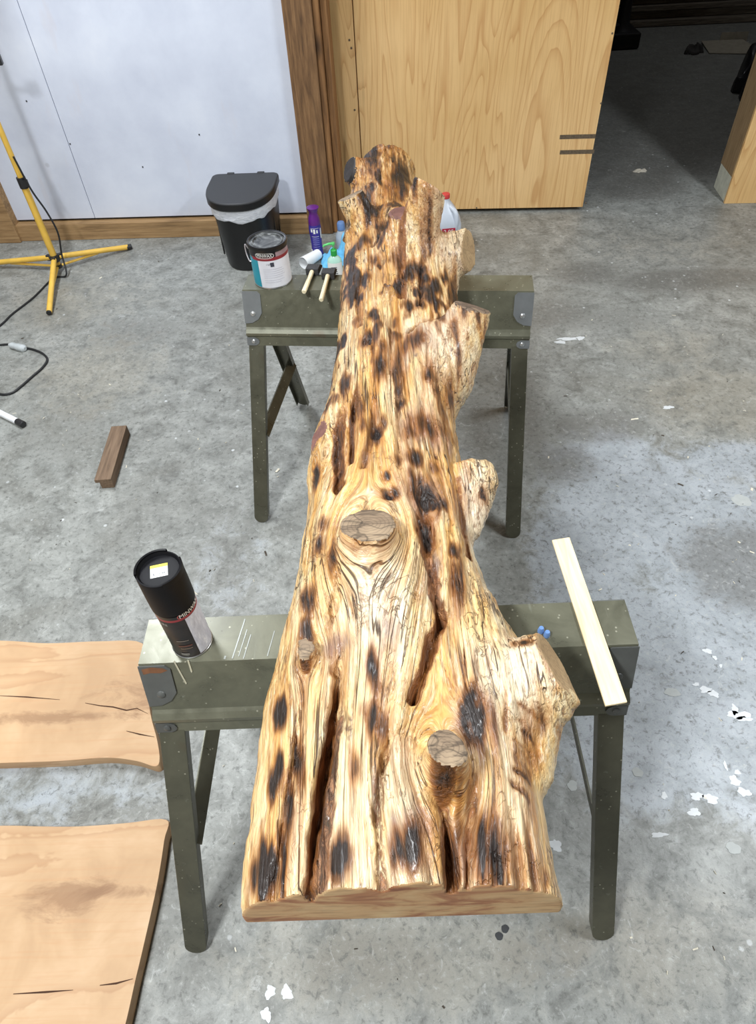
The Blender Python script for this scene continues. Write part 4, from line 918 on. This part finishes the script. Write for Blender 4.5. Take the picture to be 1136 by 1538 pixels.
# green pump soap
p = at(506, 425); o = thing('soap_bottle', 'green pump soap bottle with white label beside the log', 'soap bottle', (p[0], p[1], 0))
grn = plain('green_soap', srgb(74, 196, 84), .15, 0, .05, 20); gpl = plain('green_pump_plastic', srgb(40, 160, 70), .35, 0, .1, 20); gpale = plain('pale_green_pump', srgb(92, 196, 110), .35)
clr = NT('clear_bottle_plastic'); v = clr.coord(); clr.done(clr.mix(clr.noise(v, 12), srgb(168, 214, 196), srgb(196, 228, 214)), .12)
MB().lathe([(.027, 0), (.031, .004), (.031, .05)], 32, sx=1.15, sy=.8, cap=(True, False)).build('lower_body', grn, o, True)
MB().lathe([(.031, .05), (.031, .105), (.027, .125), (.016, .138), (.013, .142)], 32, sx=1.15, sy=.8, cap=(False, True)).build('upper_body', clr.m, o, True)
lb = MB(); vs = []; n = 16
for i in range(n+1):
    a = -math.pi/2-1.15+2.3*i/n
    for z in (.048, .112): vs.append((.0314*1.15*math.cos(a), .0314*.8*math.sin(a), z))
lb.add(vs, [(2*i, 2*i+2, 2*i+3, 2*i+1) for i in range(n)]); lo = lb.build('label', lett, o, True)
for k, (z, w) in enumerate([(.092, .028), (.082, .022), (.072, .03), (.062, .034)]): MB().box((-.004, -.0258, z), (w, .0006, .003)).build('label_print', dark_print, lo)
MB().lathe([(.0135, .140), (.015, .142), (.015, .166), (.012, .170), (.006, .171)], 20, cap=(False, True)).build('collar', gpl, o, True)
pm = MB(); pm.lathe([(.0035, .168), (.0035, .190), (.008, .191), (.009, .198), (.007, .202), (.001, .203)], 14); pm.tube([(0, 0, .197), (-.02, -.004, .198), (-.042, -.008, .194), (-.046, -.009, .188)], [.006, .0055, .0045, .004], 10); pm.build('pump_head', gpale, o, True)
# blue shop cloth heaped behind the soap
p = at(498, 402); mb = MB(); rs = np.random.RandomState(3)
nx_, ny_ = 20, 20; vs = []; fs = []
for i in range(nx_):
    for j in range(ny_):
        u = i/(nx_-1)-.5; w = j/(ny_-1)-.5; d = math.hypot(u, w)
        h = .125*math.exp(-(d/.30)**2)*(.8+.4*math.sin(u*17+w*5)) + .02*math.sin(u*24-w*9)*math.sin(w*15)
        vs.append((u*.22*(1-.3*abs(w)), w*.16, max(.0015, h)))
for i in range(nx_-1):
    for j in range(ny_-1): fs.append((i*ny_+j, (i+1)*ny_+j, (i+1)*ny_+j+1, i*ny_+j+1))
mb.add(vs, fs); o = mb.build('shop_cloth', plain('light_blue_cloth', srgb(108, 184, 224), .8, 0, .1, 60, .1), None, True, loc=(p[0]+.055, p[1]+.06, 0), angle=2); tag(o, 'light blue shop cloth heaped behind the soap bottle', 'cloth')
md = o.modifiers.new('thickness', 'SOLIDIFY'); md.thickness = .0015
# blue-capped bottle half hidden by the log
p = at(514, 372); o = thing('blue_cap_bottle', 'grey bottle with blue cap, mostly hidden behind the log', 'bottle', (p[0]+.004, p[1], 0))
MB().lathe([(.028, 0), (.032, .004), (.032, .07), (.018, .092), (.016, .097)], 24, cap=(True, False)).build('body', plain('grey_bottle', srgb(170, 180, 190), .35), o, True)
MB().lathe([(.017, .095), (.02, .097), (.02, .128), (.016, .135), (.001, .136)], 24, cap=(False, True)).build('cap', plain('slate_blue_cap', srgb(104, 136, 186), .4), o, True)
# white paper tube
p = at(463, 404); q = at(482, 392); dv = Vector((q-p)); dv.z = 0; rz = math.atan2(dv.y, dv.x)
o = thing('paper_cup', 'white paper cup lying on its side behind the far sawhorse', 'cup', (p[0]-.02, p[1]-.0, 0), rz)
seg = 28; RY = Matrix.Rotation(math.pi/2, 3, 'Y')
MB().lathe([(.030, 0), (.031, .001), (.0245, .115), (.0235, .115), (.0295, .002)], seg, c=(0, 0, .031), R=RY, cap=(False, False)).build('wall', plain('white_paper', srgb(236, 238, 240), .6, 0, .02), o, True)
MB().lathe([(.024, .108), (.001, .1085)], seg, c=(0, 0, .031), R=RY, cap=(False, True)).build('bottom', plain('paper_inside', srgb(210, 212, 214), .6), o)
# milk jug
p = np.array([.352, 2.71, 0]); o = thing('milk_jug', 'translucent white gallon jug with red cap behind the log', 'jug', p, .08)
jm = NT('milky_plastic'); v = jm.coord(); jm.b.inputs['Transmission Weight'].default_value = .25; jm.done(jm.mix(jm.noise(v, 8), srgb(206, 216, 230), srgb(226, 232, 240)), .35)
def sq(w, d, z, e=.35, cx=0, n=40):
    return [(cx+w*math.copysign(abs(math.cos(a))**e, math.cos(a)), d*math.copysign(abs(math.sin(a))**e, math.sin(a)), z) for a in [2*math.pi*i/n for i in range(n)]]
MB().loft([sq(.068, .068, 0, .45), sq(.075, .075, .006, .4), sq(.076, .076, .06, .4), sq(.076, .076, .135, .45), sq(.070, .070, .160, .55), sq(.052, .052, .195, .75), sq(.032, .032, .222, .95), sq(.0195, .0195, .238, 1), sq(.0185, .0185, .250, 1)]).build('body', jm.m, o, True, angle=1)
MB().tube(spline([(.018, -.028, .214), (.040, -.056, .196), (.046, -.066, .16), (.042, -.066, .12)], 6), [.012]*19, 12).build('handle', jm.m, o, True)
MB().lathe([(.0200, .247), (.0205, .249), (.0205, .264), (.019, .267), (.001, .268)], 28, cap=(True, True)).build('cap', plain('red_cap', srgb(206, 66, 66), .4), o, True)
rl = MB(); rl.box((.006, -.0775, .112), (.066, .0008, .036)); lo = rl.build('label', plain('crimson_label', srgb(178, 34, 62), .45), o)
tm = MB(); text_mesh(tm, '2.05', .030, lambda x, y: (x+.006, -.0783, .112+y)); tm.build('lettering', lett, lo)

# ------------------------------------------------------------------ yellow work-light stand and cords
yel = plain('yellow_enamel', srgb(220, 178, 76), .4, 0, .12, 12); bkp = plain('black_joint_plastic', srgb(34, 34, 36), .45)
hx, hy = -1.632, 2.665; tp = thing('light_stand', 'yellow tripod work-light stand with black clamps by the white wall', 'tripod', (hx, hy, 0))
MB().tube([(0, 0, .035), (0, 0, .45)], .0165, 20).build('lower_pole', yel, tp, True)
MB().tube([(0, 0, .40), (0, 0, 1.55)], .0125, 18).build('upper_pole', yel, tp, True)
cl = MB(); cl.tube([(0, 0, .415), (0, 0, .462)], .0205, 20); cl.box((.018, -.012, .438), (.022, .016, .03)); cl.build('clamp', bkp, tp, True)
MB().tube([(0, 0, .052), (0, 0, .085)], .022, 20).build('hub', bkp, tp, True)
MB().tube([(0, 0, .018), (0, 0, .034)], .020, 20).build('lower_hub', bkp, tp, True)
for px, py in [(196, 371), (-40, 398), (74, 470)]:
    e = at(px, py, .012); d = Vector((e[0]-hx, e[1]-hy, 0)); L_ = d.length; d.normalize()
    s = Vector((0, 0, .070))+d*.024; en = d*L_+Vector((0, 0, .0135))
    lg = MB(); lg.tube([s, en], .0130, 14); lo = lg.build('leg', yel, tp, True)
    MB().tube([en-d*(.020 if px != 74 else .002)+Vector((0, 0, .002)), en+d*.006], .0136 if px != 74 else .0122, 14).build('foot', bkp, lo, True)
    m = s.lerp(en, .52); MB().tube([Vector((0, 0, .026))+d*.020, m-Vector((0, 0, .010))], .0065, 10).build('strut', yel, lo, True)
    MB().box(Vector((0, 0, .070))+d*.026, (.03, .02, .028), math.atan2(d.y, d.x)).build('joint', bkp, lo, bevel=.002)
# lamp head on top of the stand (above the picture)
lh = MB(); lh.box((0, .0, 1.62), (.26, .07, .18)); lh.build('lamp_housing', yel, tp, bevel=.01)
MB().box((0, -.038, 1.62), (.22, .008, .14)).build('lamp_glass', plain('lamp_glass', srgb(210, 214, 216), .15), tp)
b_ = atY(2, 88, hy); MB().box((b_[0]-hx-.03, 0, b_[2]+.0), (.055, .03, .045), .2).tube([(0, 0, b_[2]), (b_[0]-hx-.03, 0, b_[2])], .010, 12).tube([(0, 0, b_[2]-.022), (0, 0, b_[2]+.022)], .019, 16).build('tension_knob', bkp, tp, bevel=.003)
crd = plain('black_cord', srgb(24, 25, 27), .5)
g = lambda px, py, z=.005: tuple(at(px, py, z))
w3 = lambda px, py, Y: tuple(atY(px, py, Y))
pts = [w3(20, 235, hy-.02), w3(47, 285, hy-.025), w3(70, 318, hy-.03), w3(87, 350, hy-.035), (hx+.058, hy-.03, .10), (hx+.06, hy-.075, .012), g(80, 418), g(50, 447), g(18, 472), g(0, 489), g(-45, 520), g(-60, 535), g(-30, 522), g(0, 518), g(12, 517)]
MB().tube([np.array(p)-np.array([hx, hy, 0]) for p in spline(pts, 8)], .0045, 8).build('cord', crd, tp, True)
o = thing('extension_cord', 'black extension cord with grey plug looping on the floor', 'cord', (at(50, 560)[0], at(50, 560)[1], 0)); off = np.array(o.location)
pts = [g(35, 522), g(50, 525), g(64, 531), g(71, 540), g(64, 552), g(48, 566), g(32, 580), g(18, 590), g(0, 592), g(-30, 582), g(-60, 565)]
MB().tube([np.array(p)-off for p in spline(pts, 8)], .005, 8).build('cable', crd, o, True)
c0 = np.array(g(14, 518, .012))-off; c1 = np.array(g(38, 524, .012))-off; pm = MB(); pm.tube([c0, c0+(c1-c0)*.2, c0+(c1-c0)*.5, c0+(c1-c0)*.55, c0+(c1-c0)*.9, c1], [.007, .015, .015, .017, .017, .008], 12); pm.build('plug', plain('grey_clear_plug', srgb(186, 192, 194), .3), o, True)
# white tube with a black end cap
a = at(28, 634, .014); b = at(-60, 590, .014); dv = Vector(b-a).normalized(); o = thing('white_tube', 'white tube with black end cap lying at left edge', 'tube', (a[0], a[1], 0)); r = .0125
MB().tube([(0, 0, r+.001), Vector((0, 0, r+.001))+dv*.42], r, 20).build('pipe', plain('white_enamel', srgb(232, 234, 238), .35), o, True)
MB().tube([Vector((0, 0, r+.001))-dv*.030, Vector((0, 0, r+.001))-dv*.028, Vector((0, 0, r+.001)), Vector((0, 0, r+.001))+dv*.008], [.011, r+.001, r+.001, r+.0005], 20).build('end_cap', bkp, o, True)

# ------------------------------------------------------------------ loose timber on the floor
off_m = timber('brown_offcut', srgb(80, 64, 48), srgb(116, 94, 74), srgb(138, 116, 94), 1, 9, False)
a = at(163, 733); b = at(187, 652); dv = Vector(b-a); o = thing('wood_offcut', 'short brown rebated timber offcut lying on the concrete', 'wood block', (a[0], a[1], 0), math.atan2(dv.y, dv.x)-math.pi/2)
poly = [(-.022, 0), (.022, 0), (.022, .042), (-.036, .042), (-.036, .028), (-.022, .028)]; L_ = dv.length
mb = MB(); mb.loft([[(x, 0, z+.0002) for x, z in poly], [(x, L_, z+.0002) for x, z in poly]]); mb.build('block', off_m, o, bevel=.0015)
def slab_mat(name, seed, spl):
    t = NT(name); v = t.coord((.16, 1, 1)); w = t.noise(v, 3.2, 3, .5, .7); fine = t.noise(t.coord((.04, 1, 1)), 110, 4, .7); big = t.noise(t.coord(), 4+seed, 4, .6, .6)
    ph = t.math('FRACT', t.math('MULTIPLY', t.math('ADD', w, t.math('MULTIPLY', big, .15)), 10))
    c = t.ramp(big, [(.3, srgb(176, 142, 106)), (.5, srgb(194, 160, 122)), (.7, srgb(206, 174, 138))])
    c = t.mix(t.math('MULTIPLY', t.ramp(ph, [(0, 0.), (.7, .1), (.93, 1.), (1, 0.)]), .35), c, srgb(156, 110, 72))
    c = t.mix(t.ramp(fine, [(.3, .4), (.5, 0.)]), c, srgb(190, 144, 102))
    q = t.noise(t.coord((.5, 1, 1)), 16, 5, .7, .6); ps = t.n('ShaderNodeSeparateXYZ'); t.put(ps.inputs[0], t.coord())
    for cx, cy, rx, ry in spl:
        ex = t.math('POWER', t.math('DIVIDE', t.math('SUBTRACT', ps.outputs[0], cx), rx), 2.0); ey = t.math('POWER', t.math('DIVIDE', t.math('SUBTRACT', ps.outputs[1], cy), ry), 2.0)
        dd = t.math('ADD', t.math('SQRT', t.math('ADD', ex, ey)), t.math('MULTIPLY', t.math('SUBTRACT', q, .5), 3.2))
        c = t.mix(t.ramp(dd, [(.35, .6), (1.0, 0.)]), c, srgb(134, 98, 68))
    return t.done(c, .6, 0, t.bump(fine, .12, .002))
def slab(label, outline, h, mat, cracks=()):
    P_ = [at(x, y, h)[:2] for x, y in outline]; pts = [tuple(p[:2]) for p in spline([(p[0], p[1], 0) for p in P_+[P_[0]]], 5)][:-1]
    c = np.mean(P_, 0); o = thing('live_edge_slab', label, 'wood slab', (c[0], c[1], 0), 0, 'live edge slabs on the floor')
    q = [(x-c[0], y-c[1]) for x, y in pts]; mb = MB(); n = len(q)
    rings = [[(x*k, y*k, z) for x, y in q] for z, k in [(.0005, 1.004), (h*.5, 1.008), (h-.002, 1.001), (h, .998)]]
    mb.loft(rings); mb.build('board', mat, o, True, angle=.5)
    ck = plain('dark_crack', srgb(66, 40, 24), .9)
    for cr in cracks:
        C = [at(x, y, h)[:2]-c for x, y in cr]; m = MB(); vs = []
        for i, p in enumerate(C):
            w = .0018*math.sin(math.pi*min(1, .12+i/(len(C)-1)*.8)); vs += [(p[0], p[1]-w, h+.0006), (p[0], p[1]+w, h+.0006)]
        m.add(vs, [(2*i, 2*i+2, 2*i+3, 2*i+1) for i in range(len(C)-1)]); m.build('crack', ck, o)
slab('pale live-edge slab beside the near sawhorse, the farther of the two', [(-330, 975), (-150, 962), (0, 962), (70, 966), (150, 963), (214, 966), (219, 1010), (226, 1070), (236, 1110), (240, 1140), (233, 1151), (205, 1143), (160, 1138), (90, 1143), (0, 1146), (-150, 1150), (-340, 1160)], .034, slab_mat('slab_wood_far', 0, [(.30, .02, .16, .06), (.42, .0, .12, .1), (.1, -.03, .3, .02)]), [[(128, 1056), (150, 1060), (170, 1062), (190, 1067), (206, 1064), (222, 1072)], [(190, 1098), (210, 1103), (232, 1107)], [(0, 1045), (40, 1047), (90, 1051)]])
slab('pale live-edge slab nearest the viewer, cut at an angle', [(-330, 1235), (-160, 1244), (0, 1240), (60, 1241), (120, 1241), (190, 1236), (250, 1231), (247, 1262), (236, 1330), (216, 1420), (203, 1475), (187, 1545), (160, 1640), (-60, 1640), (-300, 1640)], .036, slab_mat('slab_wood_near', 2, [(.05, .02, .10, .05), (.25, .02, .22, .02)]), [[(150, 1480), (175, 1477), (200, 1470)], [(20, 1493), (70, 1490), (110, 1487)]])

# ------------------------------------------------------------------ store room beyond the doorway
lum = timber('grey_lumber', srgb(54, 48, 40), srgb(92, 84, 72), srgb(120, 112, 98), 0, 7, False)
z = 0; lbs = ['bottom plank of the lumber stack in the dark store room', 'second plank up in the dark lumber stack', 'third plank up in the dark lumber stack', 'fourth plank up in the dark lumber stack', 'top plank of the dark lumber stack']
for k, (h, d, dy, dx) in enumerate([(.05, .30, -.02, 0), (.06, .24, .01, .05), (.045, .26, .0, -.08), (.08, .22, .02, .1), (.06, .24, 0, 0)]):
    o = MB().box((0, 0, h/2), (2.6, d, h-.004)).build('lumber_plank', lum, None, loc=(3.0+dx, 6.86+dy, z+.002), bevel=.004); o.rotation_euler = (0, 0, -.03+.008*k); tag(o, lbs[k], 'plank', 'planks stacked in the store room'); z += h
mc = thing('machine_stand', 'black cast machine stand in the dark store room', 'machine', (2.16, 6.20, 0)); dk = plain('black_cast_iron', srgb(24, 24, 26), .5, .3, .3, 20)
MB().box((-.05, 0, .06), (.34, .34, .11)).build('base', dk, mc, bevel=.01)
MB().lathe([(.09, .11), (.055, .16), (.045, .30), (.045, .95), (.06, 1.0)], 20).build('column', dk, mc, True)
MB().lathe([(.06, 0), (.06, .05), (.02, .07)], 16, c=(-.11, -.08, .115)).build('motor', dk, mc, True)
p = at(1100, 74); o = thing('cardboard_scrap', 'grey flattened cardboard on the store room floor', 'cardboard', (p[0], p[1], 0), -.2)
MB().add([(-.20, -.14, .004), (.22, -.16, .004), (.10, .15, .03), (-.22, .19, .012), (-.20, -.14, .009), (.22, -.16, .009), (.10, .15, .035), (-.22, .19, .017)], [(3, 2, 1, 0), (4, 5, 6, 7), (0, 1, 5, 4), (1, 2, 6, 5), (2, 3, 7, 6), (3, 0, 4, 7)]).build('sheet', plain('grey_card', srgb(134, 128, 114), .8), o)
MB().box((.03, .18, .045), (.22, .004, .07), .1).build('flap', plain('grey_card', srgb(134, 128, 114), .8), o)
def rag(name, label, cat, px, py, rx, ry, h, mat, seed, thing_z=0):
    p = at(px, py); mb = MB(); n = 26; m = 12; vs = []; fs = []
    rs = np.random.RandomState(seed); ph = rs.rand(6)*6.28
    for j in range(m+1):
        t_ = j/m
        for i in range(n):
            a = 2*math.pi*i/n; k = 1+.30*math.sin(2*a+ph[0])+.18*math.sin(5*a+ph[1])+.1*math.sin(9*a+ph[2])
            rr_ = k*math.cos(t_*math.pi/2)**.6; zz = h*math.sin(t_*math.pi/2)*(1+.25*math.sin(3*a+ph[3]))*(.9+.3*math.sin(6*t_+ph[4]+2*a))
            vs.append((rx*rr_*math.cos(a), ry*rr_*math.sin(a), max(.001, zz)))
    for j in range(m):
        for i in range(n): fs.append((j*n+i, j*n+(i+1) % n, (j+1)*n+(i+1) % n, (j+1)*n+i))
    fs.append(tuple(range(n-1, -1, -1))); fs.append(tuple(range(m*n, m*n+n))); mb.add(vs, fs)
    o = mb.build(name, mat, None, True, loc=(p[0], p[1], 0), angle=2); return tag(o, label, cat)
rag('crumpled_rag', 'dark crumpled rag beside the cardboard in store room', 'rag', 1043, 79, .08, .06, .05, plain('dark_rag', srgb(44, 42, 40), .9), 4)
rag('black_bag', 'black crumpled bag behind the right partition', 'bag', 1134, 138, .18, .20, .22, plain('black_plastic_film', srgb(26, 26, 28), .4), 8)
rag('paper_scrap', 'small pale paper scrap on the floor in the doorway', 'paper scrap', 962, 258, .032, .018, .012, plain('scrap_paper', srgb(196, 190, 176), .8), 5)
# ------------------------------------------------------------------ shavings and grit strewn about
chips = MB(); rs = np.random.RandomState(12)
zones = [(250, 820, 240, 350, 10), (820, 1130, 400, 900, 60), (20, 460, 430, 900, 50), (560, 760, 520, 800, 12), (940, 1130, 900, 1500, 16), (320, 880, 1400, 1530, 4), (320, 400, 1120, 1400, 5), (90, 300, 360, 420, 8)]
for x0, x1, y0, y1, k in zones:
    for _ in range(k):
        p = at(rs.uniform(x0, x1), rs.uniform(y0, y1)); s_ = rs.uniform(.0015, .0045)*(1 if rs.rand() < .9 else 2); a = rs.rand()*6.28
        l, w, h = s_*rs.uniform(.8, 1.8), s_*rs.uniform(.25, .7), rs.uniform(.0015, .004); u = np.array([math.cos(a), math.sin(a), 0]); v_ = np.array([-math.sin(a), math.cos(a), 0]); c = np.array([p[0], p[1], 0])
        chips.add([c-u*l-v_*w+[0, 0, .0003], c+u*l-v_*w*.6+[0, 0, .0003+h*.5], c+u*l*.9+v_*w+[0, 0, h], c-u*l*.8+v_*w*.8+[0, 0, h*.6], c+[0, 0, h*1.2]], [(0, 1, 4), (1, 2, 4), (2, 3, 4), (3, 0, 4), (3, 2, 1, 0)], 0 if rs.rand() < .75 else 1)
o = chips.build('wood_shavings', [plain('pale_shavings', srgb(214, 208, 190), .8, 0, .1), plain('dark_grit', srgb(70, 62, 52), .8)], None); tag(o, 'pale wood shavings and grit strewn over the concrete', 'shavings', kind='stuff')
